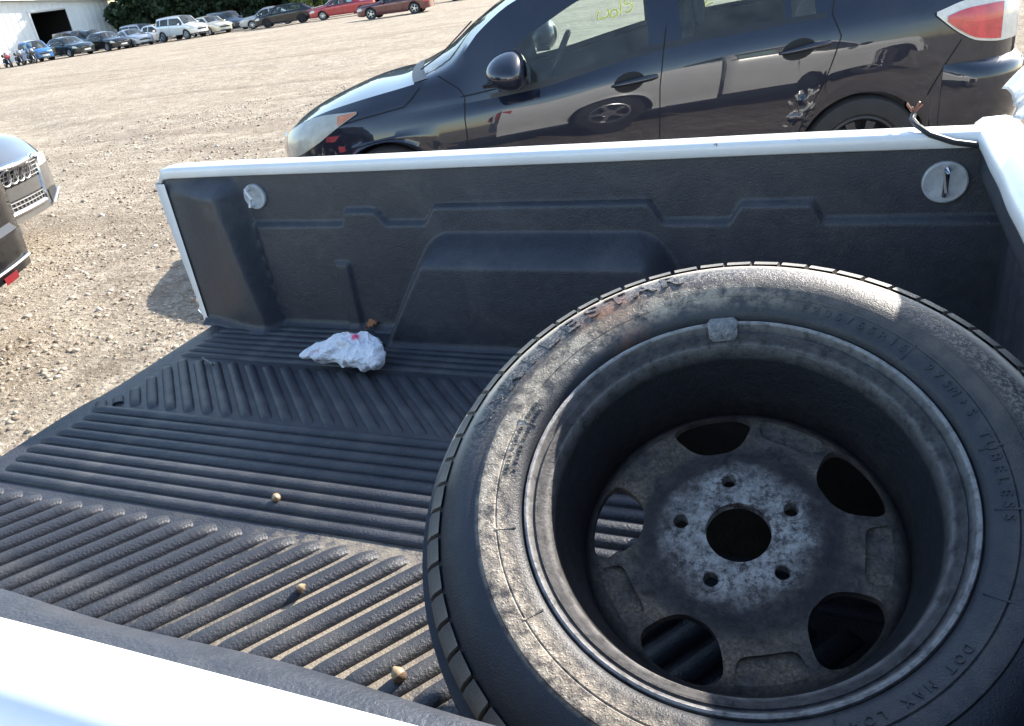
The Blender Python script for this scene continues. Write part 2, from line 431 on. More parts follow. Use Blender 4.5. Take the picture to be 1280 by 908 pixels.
def add_wheel(parent, x, y, r, wd=.2, rimr=.2, spokes=7, mirror=False, rim_mat='alloy'):
    key = (r, wd, rimr, spokes, rim_mat)
    if key not in _wheel_cache:
        t, rm, bk = make_wheel(*key)
        ms = []
        for b, nm, mt in ((t, 'tyre', 'rubber'), (rm, 'rim', rim_mat), (bk, 'brake_disc', 'dark_void')):
            o = b.build(nm, mt); ms.append(o.data); bpy.data.objects.remove(o)
        _wheel_cache[key] = ms
    ms = _wheel_cache[key]
    wh = inst('wheel', ms[0], parent, Matrix.Translation((x, y, r)) @ Matrix.Rotation(PI if mirror else 0, 4, 'Z'))
    inst('rim', ms[1], wh); inst('brake_disc', ms[2], wh)
    return wh

class Shell:
    """a car body as a loft of half sections; x runs from the nose (0) to the tail (L), y=0 is the centre plane"""
    def __init__(s, L, hw, zb, zs, zt, yt, y4, z4, z5, gtop, wheels, archr, bow, wcz, zs_sharp=0.0, front_bow=.10, rear_bow=.08):
        s.L = L
        s.hw, s.zb, s.zs, s.zt, s.yt, s.y4, s.z4, s.z5, s.gtop, s.bow = map(curve, (hw, zb, zs, zt, yt, y4, z4, z5, gtop, bow))
        s.wheels, s.archr, s.wcz, s.sharp = wheels, archr, wcz, zs_sharp
        s.fb, s.rb = front_bow, rear_bow
    def zlow(s, x):
        z = s.zb(x)
        for xc in s.wheels:
            d = abs(x-xc)
            if d < s.archr: z = max(z, s.wcz+math.sqrt(s.archr**2-d*d))
        return z
    def ctrl(s, x):
        hw = s.hw(x); zl = s.zlow(x); zs = max(s.zs(x), zl+.02); zt = max(s.zt(x), zs+.015)
        zm = (zl+zs)/2
        k = (zm-s.zb(x))/max(.05, zs-s.zb(x))
        y0 = .945+.055*min(1, (zl-s.zb(x))/max(.05, zs-s.zb(x)))
        if s.sharp: return [(hw*(.972+.026*k), zl), (hw*1.0, zm), (hw*.990, zs), (hw*s.yt(x), zt), (hw*s.y4(x), max(s.z4(x), zt+.004)), (0, max(s.z5(x), zt+.006))]
        return [(hw*y0, zl), (hw*(.965+.03*k), zm), (hw, zs), (hw*s.yt(x), zt), (hw*s.y4(x), max(s.z4(x), zt+.004)), (0, max(s.z5(x), zt+.006))]
    def sec(s, x, t):
        P = s.ctrl(x); i = min(4, int(t)); u = t-i; a, b = P[i], P[i+1]
        if i == 0 or i == 1:
            y = a[0]+(b[0]-a[0])*u; z = a[1]+(b[1]-a[1])*u; y += .010*math.sin(PI*u)*(1 if i == 0 else .6)
        elif i == 2:
            y = a[0]+(b[0]-a[0])*(u**1.5); z = a[1]+(b[1]-a[1])*u
        elif i == 3:
            y = a[0]+(b[0]-a[0])*u+.018*math.sin(PI*u); z = a[1]+(b[1]-a[1])*u
        else:
            y = a[0]*(1-u); q = 1-(1-u)**2.2; z = a[1]+(b[1]-a[1])*q
        hw = max(.05, s.hw(x)); xx = x-s.bow(x)*(1-min(1, (y/hw))**2)
        return Vector((xx, -y, z))
    def side(s, x, z, off=0.0):
        lo, hi = 0.0, 4.0
        for _ in range(30):
            m = (lo+hi)/2
            if s.sec(x, m).z < z: lo = m
            else: hi = m
        p = s.sec(x, lo)
        if off:
            du = s.sec(x+.02, lo)-s.sec(x-.02, lo); dv = s.sec(x, min(4, lo+.05))-s.sec(x, max(0, lo-.05))
            n = du.cross(dv); n.normalize()
            if n.y > 0: n = -n
            p = p+n*off
        return p
    def cap(s, y, z, end=0, off=0.0):
        x = 0.0 if end == 0 else s.L
        lo, hi = 0.0, 5.0
        for _ in range(30):
            m = (lo+hi)/2
            if s.sec(x, m).z < z: lo = m
            else: hi = m
        e = s.sec(x, lo); k = max(0, 1-(y/max(.05, abs(e.y)))**2)
        return Vector((e.x-(s.fb*k+off) if end == 0 else e.x+s.rb*k+off, y, z))
    def columns(s, marks, step=.07):
        xs = set(round(k*step, 4) for k in range(int(s.L/step)+1)); xs.add(s.L)
        for xc in s.wheels:
            for k in range(19): xs.add(round(xc-s.archr*math.cos(PI*k/18), 4))
        xs = [x for x in xs if all(abs(x-m) > .012 for m in marks)]+list(marks)
        return sorted(x for x in set(xs) if 0 <= x <= s.L)

def patch(s, x0, x1, zlo, zhi, n=10, m=5, off=.004, mirror=False):
    b = MB(); rows = []
    for i in range(n+1):
        x = x0+(x1-x0)*i/n; a, c = zlo(x), zhi(x); row = []
        for j in range(m+1):
            p = s.side(x, a+(c-a)*j/m, off)
            row.append((p.x, -p.y if mirror else p.y, p.z))
        rows.append(row)
    return b.grid(rows)
def seam(s, pts, wd=.006, off=.0012, n=10, mirror=False):
    b = MB(); rows = []; P = []
    for (xa, za), (xb, zb) in zip(pts[:-1], pts[1:]):
        for k in range(n): P.append((xa+(xb-xa)*k/n, za+(zb-za)*k/n))
    P.append(pts[-1])
    for i, (x, z) in enumerate(P):
        xa, za = P[max(0, i-1)]; xb, zb = P[min(len(P)-1, i+1)]; d = math.hypot(xb-xa, zb-za) or 1
        nx, nz = -(zb-za)/d*wd/2, (xb-xa)/d*wd/2
        p, q = s.side(x+nx, z+nz, off), s.side(x-nx, z-nz, off)
        sg = -1 if mirror else 1
        rows.append([(p.x, p.y*sg, p.z), (q.x, q.y*sg, q.z)])
    return b.grid(rows)

def build_shell(s, root, pmat, windows, ws, rw, roof=None, glassm='glass', step=.07, doors=(), pillar_mat=None, hood=None, tr=None, interior=True):
    """windows: list of (x0,x1) side panes; ws / rw: (x0,x1) of windscreen and rear window; doors: list of (name,x0,x1)"""
    marks = sorted(set([v for w_ in windows for v in w_]+list(ws)+list(rw)+[v for d in doors for v in d[1:]]+([hood] if hood else [])))
    xs = s.columns(marks, step)
    ts = [0, .5, 1, 1.35, 1.7, 2, 2.25, 2.5, 2.75, 3]
    parts = {}
    def G(name): return parts.setdefault(name, MB())
    cols = []
    for x in xs:
        P = s.ctrl(x); z3, z4 = P[3][1], P[4][1]
        fb = .07; ft = min(.93, max(fb+.002, (s.gtop(x)-z3)/max(.01, z4-z3)))
        tt = ts+[3+fb]+[3+fb+(ft-fb)*k/4 for k in (1, 2, 3, 4)]+[3+(ft+1)/2, 4]+[4+k/8 for k in range(1, 9)]
        cols.append([s.sec(x, t) for t in tt])
    ng = len(ts)
    for i in range(len(xs)-1):
        xm = (xs[i]+xs[i+1])/2
        inwin = [k for k, (a, b) in enumerate(windows) if a < xm < b]
        for j in range(len(cols[0])-1):
            q = [cols[i][j], cols[i+1][j], cols[i+1][j+1], cols[i][j+1]]
            if j < ng-1:
                nm = 'body'
                for d in doors:
                    if d[1] < xm < d[2]: nm = d[0]
            elif j < ng: nm = 'trim'
            elif j < ng+4:
                nm = 'window%d' % inwin[0] if inwin else ('pillar' if windows and windows[0][0]-.02 < xm < windows[-1][1]+.02 else 'body')
            elif j < ng+6: nm = 'body'
            else:
                if ws[0] < xm < ws[1]: nm = 'windscreen' if j > ng+6 else 'body'
                elif rw[0] < xm < rw[1]: nm = 'rear_window' if j > ng+6 else 'body'
                elif ws[1] <= xm <= rw[0]: nm = 'roof'
                elif hood and xm < hood: nm = 'bonnet'
                else: nm = 'body'
            if nm == 'trim' and not (windows and windows[0][0]-.1 < xm < windows[-1][1]+.06): nm = 'body'
            for sg in (1, -1):
                if nm == 'pillar': nm = 'pillar%d' % sum(1 for w_ in windows if w_[0] < xm)
                key = nm+('L' if sg > 0 else 'R') if nm[:6] in ('window', 'pillar') or nm == 'trim' or nm.endswith('door') else nm
                vs = [(p.x, p.y*sg, p.z) for p in q]
                G(key).add(vs, [(0, 1, 2, 3) if sg > 0 else (3, 2, 1, 0)])
    # nose and tail caps
    for end, c in ((0, cols[0]), (1, cols[-1])):
        rows = []
        for p in c:
            row = []
            for k in range(13):
                u = -1+2*k/12; y = p.y*u
                bx = (s.fb if end == 0 else -s.rb)*(1-u*u)
                row.append((p.x-bx, -y, p.z))
            rows.append(row)
        G('body').grid(rows, flip=(end == 1))
    tr = tr or (lambda o: o)
    objs = {}
    for k, b in parts.items():
        nm, mt = k, pmat
        if k.startswith('window'): nm, mt = 'side_window', glassm
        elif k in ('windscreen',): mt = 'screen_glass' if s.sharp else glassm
        elif k == 'rear_window': mt = glassm
        elif k.startswith('pillar'): nm, mt = 'door_pillar', pillar_mat or 'black_plastic'
        elif k.startswith('trim'): nm, mt = 'belt_trim', 'black_plastic'
        elif k[-1] in 'LR' and 'door' in k: nm = k[:-1]
        objs[k] = tr(b.build(nm, mt, root))
    # underbody and inner tub
    u = MB(); x0, x1 = .25, s.L-.25; hwm = s.hw(s.L/2)
    u.box((x0, -hwm*.66, s.zb(s.L/2)+.02), (x1, hwm*.66, s.zb(s.L/2)+.16))
    tr(u.build('underbody', 'dark_void', root, smooth=False))
    for xc in s.wheels:
        for sg in (1, -1):
            a = MB(); rows = []
            for k in range(13):
                an = PI*k/12; rows.append([(xc+s.archr*1.02*math.cos(an), sg*yy, s.wcz+s.archr*1.02*math.sin(an)) for yy in (hwm*.55, s.hw(xc)*.975)])
            a.grid(rows); a.box((xc-s.archr, sg*hwm*.55-.01, s.zb(xc)), (xc+s.archr, sg*hwm*.55+.01, s.wcz+s.archr))
            tr(a.build('wheel_housing', 'dark_void', root, smooth=False))
    if interior and windows:
        it = MB(); xa, xb = windows[0][0]-.25, min(rw[1], windows[-1][1]+.5)
        for sg in (1, -1):
            rows = []
            for k in range(9):
                x = xa+(xb-xa)*k/8; hh = s.hw(x)*s.yt(x)-.055
                rows.append([(x, sg*hh*.97, s.zb(x)+.12), (x, sg*hh*.99, (s.zb(x)+s.zt(x))/2), (x, sg*hh, s.zt(x)-.012), (x, sg*(hh+.045), s.zt(x)-.004)])
            it.grid(rows)
        hh = s.hw((xa+xb)/2)*.9
        it.box((xa-.25, -hh, s.zt(xa)-.25), (xa+.12, hh, s.zt(xa)-.03))
        it.box((xa, -hh, s.zb(2)+.17), (xb, hh, s.zb(2)+.22))
        tr(it.build('cabin_trim', 'interior', root, smooth=False))
    return objs

def seat(root, x, y, zf, zh, mt='interior', tr=lambda o: o):
    b = MB()
    b.ell((x, y, zf), (.27, .25, .09)); 
    b.ell((x+.27, y, zf+.32), (.10, .25, .36), f=lambda p: Vector((p.x+p.z*.28, p.y, p.z)))
    b.ell((x+.42, y, zh), (.05, .13, .09))
    return tr(b.build('seat', mt, root))

# ---- the dark hatchback parked beside the truck
PAINT_NAVY = paint('dark_navy_car_paint', (0.006, 0.009, 0.020), 0.0, 0.3, 0.03)
def hatchback():
    y0 = .877
    ax = Vector((math.cos(.23994), math.sin(.23994), 0)); ay = Vector((-ax.y, ax.x, 0))
    O = Vector((-1.7095, 2.2892, 0))+ay*y0
    root = empty('hatchback_car', (O.x, O.y, gz(O.x, O.y)-.01), .23994,
                 'dark navy five-door hatchback with dented rear quarter parked beside the white truck bed', 'car')
    s = Shell(4.42,
        hw=[(0, .22), (.05, .33), (.12, .46), (.21, .58), (.35, .70), (.55, .79), (.9, .862), (1.5, .877), (3.3, .877), (3.8, .862), (4.1, .825), (4.25, .775), (4.36, .69), (4.42, .60)],
        zb=[(0, .22), (.3, .19), (1, .2), (3.4, .2), (4.0, .24), (4.42, .33)],
        zs=[(0, .46), (.3, .60), (.7, .655), (1.1, .705), (1.43, .743), (2.0, .815), (2.546, .873), (3.0, .912), (3.47, .944), (3.92, .967), (4.2, .96), (4.42, .90)],
        zt=[(0, .56), (.25, .665), (.5, .74), (.9, .79), (1.3, .815), (1.6, .835), (1.89, .862), (2.25, .932), (2.58, .99), (3.0, 1.022), (3.41, 1.047), (3.8, 1.075), (4.2, 1.08), (4.42, 1.02)],
        yt=[(0, .97), (.5, .965), (1.5, .955), (3.4, .95), (4.42, .93)],
        y4=[(0, .80), (.3, .82), (.7, .83), (1.2, .85), (1.6, .80), (1.9, .735), (2.3, .68), (3.0, .665), (3.7, .66), (4.1, .70), (4.42, .80)],
        z4=[(0, .60), (.25, .74), (.5, .83), (.8, .892), (1.2, .955), (1.4, .995), (1.62, 1.187), (1.83, 1.311), (2.1, 1.392), (2.6, 1.435), (3.1, 1.435), (3.6, 1.395), (3.95, 1.33), (4.2, 1.19), (4.42, 1.05)],
        z5=[(0, .64), (.25, .79), (.5, .88), (.8, .95), (1.1, .985), (1.4, 1.06), (1.65, 1.22), (1.9, 1.36), (2.2, 1.44), (2.7, 1.472), (3.2, 1.465), (3.7, 1.425), (4.0, 1.37), (4.2, 1.22), (4.42, 1.06)],
        gtop=[(1.60, .86), (1.75, 1.05), (2.0, 1.20), (2.2, 1.292), (2.45, 1.335), (3.0, 1.33), (3.2, 1.30), (3.36, 1.22)],
        wheels=(.915, 3.60), archr=.345, wcz=.31, bow=[(0, .04), (.5, .06), (1.0, .12), (1.4, .22), (1.8, .2), (2.3, .05), (3.3, 0), (4.0, -.03), (4.42, -.03)], zs_sharp=1.0, front_bow=.03, rear_bow=.05)
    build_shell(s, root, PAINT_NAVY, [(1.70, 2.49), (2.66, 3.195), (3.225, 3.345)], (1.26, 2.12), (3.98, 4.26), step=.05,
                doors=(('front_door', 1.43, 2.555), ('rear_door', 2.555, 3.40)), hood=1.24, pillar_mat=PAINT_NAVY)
    # shut lines
    for mir in (False, True):
        for pts in ([(1.33, .985), (1.43, .905), (1.455, .86), (1.425, .75), (1.41, .45), (1.42, .26)],
                    [(2.585, 1.10), (2.555, .95), (2.53, .80), (2.515, .5), (2.515, .26)],
                    [(3.455, 1.20), (3.425, 1.06), (3.468, .95), (3.40, .75), (3.29, .54), (3.22, .36)],
                    [(.33, .66), (.55, .755), (.80, .80), (1.08, .84), (1.2, .93)],
                    [(4.07, .86), (4.0, .75), (3.92, .60)],
                    [(1.43, .86), (1.75, .895)]):
            seam(s, pts, mirror=mir).build('shut_line', 'seam', root)
    # headlights
    for mir in (False, True):
        zl = lambda x: max(.615, .615+(x-.30)*.40) if x > .30 else .615
        zh = curve([(.06, .655), (.2, .725), (.36, .785), (.55, .822), (.78, .836)])
        zlo = curve([(.06, .56), (.25, .585), (.45, .665), (.62, .755), (.78, .828)])
        patch(s, .17, .77, zlo, zh, 14, 6, .006, mir).build('headlight', 'hazy_lens', root)
        patch(s, .63, .765, lambda x: zlo(x)+.004, lambda x: zlo(x)+(zh(x)-zlo(x))*.80, 8, 5, .0075, mir).build('turn_signal', 'amber_lens', root)
        # tail light
        th = curve([(3.93, 1.005), (4.1, 1.045), (4.25, 1.05), (4.40, 1.01)]); tl = curve([(3.93, .99), (4.05, .895), (4.15, .845), (4.3, .825), (4.40, .825)])
        tlamp = patch(s, 3.93, 4.40, tl, th, 16, 8, .010, mir).build('tail_light', 'white_lens', root)
        patch(s, 3.985, 4.27, lambda x: tl(x)+.012, lambda x: th(x)-.040, 10, 6, .016, mir).build('red_lens', 'red_lens', tlamp)
        # handles
        sg = -1 if mir else 1
        for hx, hz in ((2.385, .842), (3.275, .910)):
            cup = MB(); rows = []
            for i in range(17):
                a = 2*PI*i/16
                rows.append([s.side(hx-.02+.085*k*math.cos(a), hz+.052*k*math.sin(a)+.06*.2*k*math.cos(a), .0016-.0*k) for k in (0.02, .5, 1)])
            cup.grid([[(p.x, p.y*sg, p.z) for p in r] for r in rows])
            h = cup.build('handle_recess_shade', 'dark_void', root)  # flat dark disc on the door skin, painted shade of the cup
            b = MB(); path = []
            for k in range(9):
                u = k/8; x = hx-.115+.25*u; p = s.side(x, hz-.012+.028*u, .012+.028*math.sin(PI*u)**.6); path.append((p.x, p.y*sg, p.z))
            b.tube(path, [.007, .011, .013, .014, .015, .016, .017, .016, .011], 10)
            b.build('door_handle', PAINT_NAVY, root)
        # mirror
        mrr = empty_mirror = MB()
        def shape(p):
            k = 1-.22*(p.z > 0)*0
            return Vector((p.x*(1-.18*(p.z/.09)), p.y, p.z+.02*p.x))
        mrr.ell((1.75, sg*-1.0, .985), (.150, .165, .105), 24, 14, f=lambda p: Vector((p.x*(1.0 if p.x < 0 else .55), p.y*(1-.15*p.z/.09), p.z*(1-.15*p.y*-sg/.13))))
        mo = mrr.build('door_mirror', PAINT_NAVY, root)
        a = MB(); a.box((1.68, min(sg*-.84, sg*-.93), .885), (1.78, max(sg*-.84, sg*-.93), .915)); a.build('mirror_foot', 'black_plastic', mo, smooth=False)
        g = MB(); g.lathe([(0.001, 0), (.075, 0)], 20, 'x', c=(1.835, sg*-1.0, .985)); g.build('mirror_glass', 'chrome', mo)
        st = MB(); st.sweep([(sg*-.90, .925), (sg*-1.12, .930), (sg*-1.135, .950), (sg*-1.12, .946), (sg*-.90, .941)], 1.598, 1.70); st.build('mirror_band', 'black_plastic', mo)
    # wheels
    for x in (.915, 3.60):
        for sg in (1, -1): add_wheel(root, x, -sg*.765, .316, .2, .21, 10, mirror=sg < 0, rim_mat='black_plastic')
    # cabin
    for y in (.36, -.36): seat(root, 2.35, y, .52, 1.13)
    b = MB(); b.ell((3.25, 0, .55), (.26, .62, .09)); b.ell((3.52, 0, .84), (.10, .62, .30)); b.build('rear_bench', 'interior', root)
    sw = MB(); c = Vector((1.93, -.36, .93)); rt = Matrix.Rotation(R(-62), 3, 'Y')
    sw.tube([c+rt @ Vector((.185*math.cos(2*PI*k/24), .185*math.sin(2*PI*k/24), 0)) for k in range(25)], .016, 8, False)
    for a in (0, 2.2, 4.1): sw.tube([c, c+rt @ Vector((.18*math.cos(a), .18*math.sin(a), 0))], .018, 6)
    sw.build('steering_wheel', 'black_plastic', root)
    # rubbish at the windscreen base and wiper
    wp = MB(); wp.tube([s.sec(1.27, 4.25)+Vector((-.02, 0, .015)), s.sec(1.40, 4.35)+Vector((0, 0, .03)), s.sec(1.62, 4.5)+Vector((0, 0, .025))], .0045, 6); wp.build('wiper', 'black_plastic', root)
    ck = MB(); rows = []
    for i in range(9):
        x = 1.17+.10*i/8; rows.append([s.sec(x, 4.02+.93*k/12)+Vector((0, 0, .004)) for k in range(13)])
    ck.grid(rows); ck.build('cowl_panel', 'black_plastic', root)
    sp = MB()
    # rear spoiler / bumper ledge
    rows = []; lv = [(.745, .0), (.728, .035), (.705, .062), (.66, .072), (.58, .070), (.47, .060), (.38, .035), (.35, .0)]
    xs_ = [3.99, 4.05, 4.12, 4.19, 4.26, 4.32, 4.37, 4.42]
    for sg in (1, -1):
        seq = []
        for q, x in enumerate(xs_): seq.append([Vector((p.x, p.y*sg, p.z)) for p in (s.side(x, z, max(.0015, o_*min(1, q/2.5))) for z, o_ in lv)])
        ey = [abs(p.y) for p in seq[-1]]
        for k in range(1, 6): seq.append([s.cap(-sg*e_*(1-k/5)*.96, z, 1, o_+.012) for e_, (z, o_) in zip(ey, lv)])
        rows = seq if sg > 0 else rows
        sp.grid(seq)
    sp.build('rear_bumper', PAINT_NAVY, root, angle=60)
    # crumpled metal ahead of the rear arch
    cr_ = MB(); rows = []
    for i in range(29):
        row = []
        for j in range(29):
            x = 3.22+.24*i/28-.10*(1-j/28); z = .42+.36*j/28
            ed = min(1, 3*min(i, 28-i)/28)*min(1, 3*min(j, 28-j)/28); nn = abs(noise.noise(Vector((x*13+z*6, z*17, 4))))+.5*abs(noise.noise(Vector((x*40, z*36, 9)))); p = s.side(x, z, -.006+ed*.026*nn)
            row.append(p)
        rows.append(row)
    cr_.grid(rows); d = cr_.build('dented_panel', PAINT_NAVY, root, angle=45); d['label'] = 'crumpled and scraped quarter panel ahead of the rear wheel'
    # yellow dealer writing on the far windows
    def scrawl(strokes, x0, z0, sc):
        b = MB()
        for st in strokes:
            P = [s.side(x0+px*sc, z0+pz*sc+px*sc*.28, .001) for px, pz in st]
            b.tube([(p.x, -p.y, p.z) for p in P], .0060, 5)
        o = b.build('window_writing', 'yellow_marker', root); o['label'] = 'yellow marker numbers on the far window'
    def arc(cx, cz, r, a0, a1, n=10, ry=1): return [(cx+r*math.cos(R(a0+(a1-a0)*k/n)), cz+ry*r*math.sin(R(a0+(a1-a0)*k/n))) for k in range(n+1)]
    digits = [arc(-.1, .0, .42, 110, 300)+arc(.25, -.05, .38, 250, 420), arc(1.1, -.35, .36, 0, 360), [(1.75, -.75), (1.85, .55)],
              arc(2.55, .25, .36, -20, 200, 8)+arc(2.55, -.4, .4, 110, -140, 8)]
    scrawl(digits, 2.205, 1.088, .070)
    scrawl([arc(.0, 0, .5, 60, 330), arc(1.2, .2, .45, 130, -20)+[(.8, -.6), (1.7, -.5)], arc(2.4, 0, .42, 0, 360), arc(3.5, 0, .42, 40, 330)], 2.80, 1.075, .10)
    return root, s
HATCH = hatchback()

# ------------------------------------------------------------------ the white pickup (bed in front of the camera, cab to the right)
BW = 1.40                                    # inner width of the bed: far wall y=0, near wall y=-BW
ROFF = (0, 0, FZ)
truck = empty('pickup_truck', (0, 0, 0), 0, 'white pickup truck with black spray-lined open bed and missing tailgate', 'pickup truck')
def T(b, name, mat, parent=None, **kw): return b.build(name, mat, parent or truck, off=ROFF, **kw)

def bed_floor():
    b = MB(); xs = [.035, .04, .05, .07, .10]+[.10+(2.02-.10)*k/24 for k in range(1, 25)]
    zz = {.035: -.06, .04: -.012, .05: -.002}
    ys = [.004-(BW+.008)*k/28 for k in range(29)]
    def rear(y): return .018*sstep(-.42, -.52, y)*-1
    b.grid([[(x+(rear(y) if x < .12 else 0), y, zz.get(x, 0)) for y in ys] for x in xs])
    b.box((.06, -BW, -.05), (2.0, 0, -.012))
    fl = T(b, 'bed_floor', 'floor')
    # rounded moulded ribs, each a bar with sloping ends
    def bar(L_, wd, h, n=9, end=.024):
        m = MB(); rows = []
        st = [(0, .02), (end*.35, .55), (end, .95), (end*1.6, 1), (L_-end*1.6, 1), (L_-end, .95), (L_-end*.35, .55), (L_, .02)]
        for x, k in st:
            rows.append([(x, -wd/2*(.72+.28*k)*math.cos(PI*j/(n-1)), h*k*math.sin(PI*j/(n-1))**.85-.001) for j in range(n)])
        return m.grid(rows)
    cache = {}
    def put(x, y, L_, ang, wd, h):
        key = (round(L_, 3), wd, h)
        if key not in cache:
            o = bar(L_, wd, h).build('rib', 'floor'); cache[key] = o.data; bpy.data.objects.remove(o)
        inst('rib', cache[key], fl, Matrix.Translation((x, y, FZ)) @ Matrix.Rotation(ang, 4, 'Z'))
    for k in range(7):                       # far longitudinal band
        y = -.040-.030*k
        if y > -.112: 
            put(.105, y, .50, 0, .021, .008); put(1.52, y, .46, 0, .021, .008)
        else: put(.10, y, 1.88, 0, .021, .008)
    for k in range(9): put(.085+.012*math.sin(k), -.512-.0345*k, 1.9, 0, .0265, .0105)      # middle longitudinal band
    for k in range(8): put(.10, -1.125-.031*k, 1.88, 0, .021, .008)
    # diagonal bands
    for k in range(-5, 34):
        x0 = .125+.0555*k; x1 = x0+.236; ya, yb = -.247, -.485
        if x0 < .11: t = (.11-x0)/.236; ya += (yb-ya)*t; x0 = .11
        if x1 > 1.97: t = (x1-1.97)/.236; yb -= (-.238)*t*1.0; x1 = 1.97
        L_ = math.hypot(x1-x0, yb-ya)
        if L_ > .03: put(x0, ya, L_, math.atan2(yb-ya, x1-x0), .0275, .0085)
    for k in range(0, 39):
        x0 = .118+.0555*k; x1 = x0-.185; ya, yb = -.826, -1.085
        if x0 > 1.97: t = (x0-1.97)/.185; ya += (yb-ya)*t; x0 = 1.97
        if x1 < .10: t = (.10-x1)/.185; yb -= (yb-ya)*min(1, t); x1 = .10
        L_ = math.hypot(x1-x0, yb-ya)
        if L_ > .03 and x0 > x1: put(x0, ya, L_, math.atan2(yb-ya, x1-x0), .0335, .0120)
    # sill under the rear edge
    s = MB(); s.box((.045, -BW-.02, -.20), (.075, .02, -.03)); T(s, 'rear_sill', 'white', smooth=False)
    return fl
bed_floor()

ledge = curve([(.25, .288), (.535, .288), (.555, .288), (.575, .322), (.635, .322), (.66, .320), (.69, .288), (.79, .288), (.83, .330), (1.34, .330), (1.38, .284), (1.51, .284), (1.54, .322), (1.67, .322), (1.70, .284), (2.02, .284)])
def wall_y(x, z, far=True):
    """how far the liner stands out of the wall plane into the bed"""
    d = 0.0
    xr = .215+.062*(1-z/.43)
    if x < xr+.045:                                      # rear stake post, tapering towards the tail
        d = max(d, (.012+.058*sstep(.02, xr, x))*(1-sstep(xr-.005, xr+.045, x))*(1-sstep(.375, .425, z)))
    zl = ledge(x)
    if x > .22: d = max(d, .016*(1-sstep(zl-.004, zl+.012, z))*sstep(.26, .30, x))
    if x > .42 and z > .2: d -= .012*sstep(.42, .435, x)*(1-sstep(1.80, 1.83, x))*sstep(zl, zl+.02, z)
    # vertical stiffener
    if z < .20: d += .011*(sstep(.512, .520, x)*(1-sstep(.552, .562, x)))*(1-sstep(.185, .195, z))
    # wheel house
    xl = .635+.17*(z/.27)**1.1 if z > 0 else .635
    xh = 1.52-.15*max(0, z)/.27
    e = sstep(xl, xl+.055, x)*(1-sstep(xh-.055, xh, x))
    top = 1-sstep(.212, .285, z)
    d = max(d, .115*e*top)
    # cove along the floor
    d += .022*max(0, 1-z/.022)**2
    return d
def side_wall(far=True):
    b = MB(); nx, nz = 440, 90; rows = []
    for i in range(nx+1):
        x = .012+2.0*i/nx; row = []
        for j in range(nz+1):
            z = -.004+.432*j/nz
            d = wall_y(x, max(0, z))
            d += .0012*noise.noise(Vector((x*9, z*9, 1 if far else 5)))
            y = -d if far else -BW+d
            row.append((x, y, z))
        rows.append(row)
    b.grid(rows)
    if not far:                                           # the liner is folded over below the near rail
        f = []
        for i in range(0, 81):
            x = .02+1.96*i/80; wv = .004*math.sin(x*7)+.003*math.sin(x*19)
            f.append([(x, -BW+.004, .375), (x, -BW+.022+wv, .392), (x, -BW+.032+wv, .408), (x, -BW+.028+wv, .424), (x, -BW+.010, .434), (x, -BW-.020, .436)])
        b.grid(f)
    return T(b, 'bed_side_liner', 'liner', angle=50)
side_wall(True); side_wall(False)

def rail(far):
    prof = [(.002, .421), (-.006, .4215), (-.009, .424), (-.0095, .441), (-.007, .4475), (-.001, .4505), (.010, .4515), (.030, .4530), (.044, .4515), (.056, .443), (.066, .42), (.090, .39)]
    b = MB(); rows = []; xs = [-.028, -.022, -.010, .01, .04, .1]+[.1+1.92*k/40 for k in range(1, 41)]
    for x in xs:
        e = 1-sstep(-.03, .02, x)
        row = []
        for y, z in prof:
            yy = .03+(y-.03)*(1-.45*e); zz = .40+(z-.40)*(1-.5*e)-.012*e
            zz += .0025*noise.noise(Vector((x*2.2, 0, 3 if far else 8)))
            yy += .004*noise.noise(Vector((x*1.7, 5, 3 if far else 8)))
            row.append((x, yy if far else -BW-.014-yy, zz))
        rows.append(row)
    b.grid(rows); b.add(rows[0], [tuple(range(len(prof)))])
    T(b, 'bed_rail', 'white', angle=60)
rail(True); rail(False)

# rear end of each bed side: white pressed flange, tail lamp
def tail_post(far):
    sg = 1 if far else -1; Y = (lambda y: y) if far else (lambda y: -BW-y)
    b = MB(); rows = []
    for k in range(25):
        z = -.02+.43*k/24
        pinch = .028*sstep(.14, .10, z)
        xo = -.022+.016*sstep(.36, .0, z)
        rows.append([(.020, Y(-.016), z), (xo+.008, Y(-.014), z), (xo+.002, Y(-.006), z), (xo, Y(.016), z), (xo+.004, Y(.030-pinch*.2), z), (xo+.016, Y(.036), z), (xo+.018, Y(.075), z)])
    b.grid(rows); p = T(b, 'tail_flange', 'white', angle=50)
    l = MB(); rows = []
    for k in range(13):
        z = .10+.27*k/12; e = 1-abs(2*k/12-1)**6
        rows.append([(-.012-.022*e, Y(.030), z), (-.034-.022*e, Y(.045), z), (-.034-.02*e, Y(.085), z), (.0, Y(.112), z), (.08, Y(.122), z)])
    l.grid(rows); T(l, 'tail_lamp', 'red_lens')
    h = MB(); h.box((-.018, min(Y(.04), Y(.10)), .30), (.03, max(Y(.04), Y(.10)), .318)); T(h, 'lamp_bracket', 'white', smooth=False)
    c = MB(); c.tube([(-.006, Y(-.002), .02), (-.02, Y(.004), .03), (-.016, Y(.0), .06), (-.004, Y(-.004), .07)], .006, 6); T(c, 'tailgate_latch', 'chrome')
tail_post(True); tail_post(False)

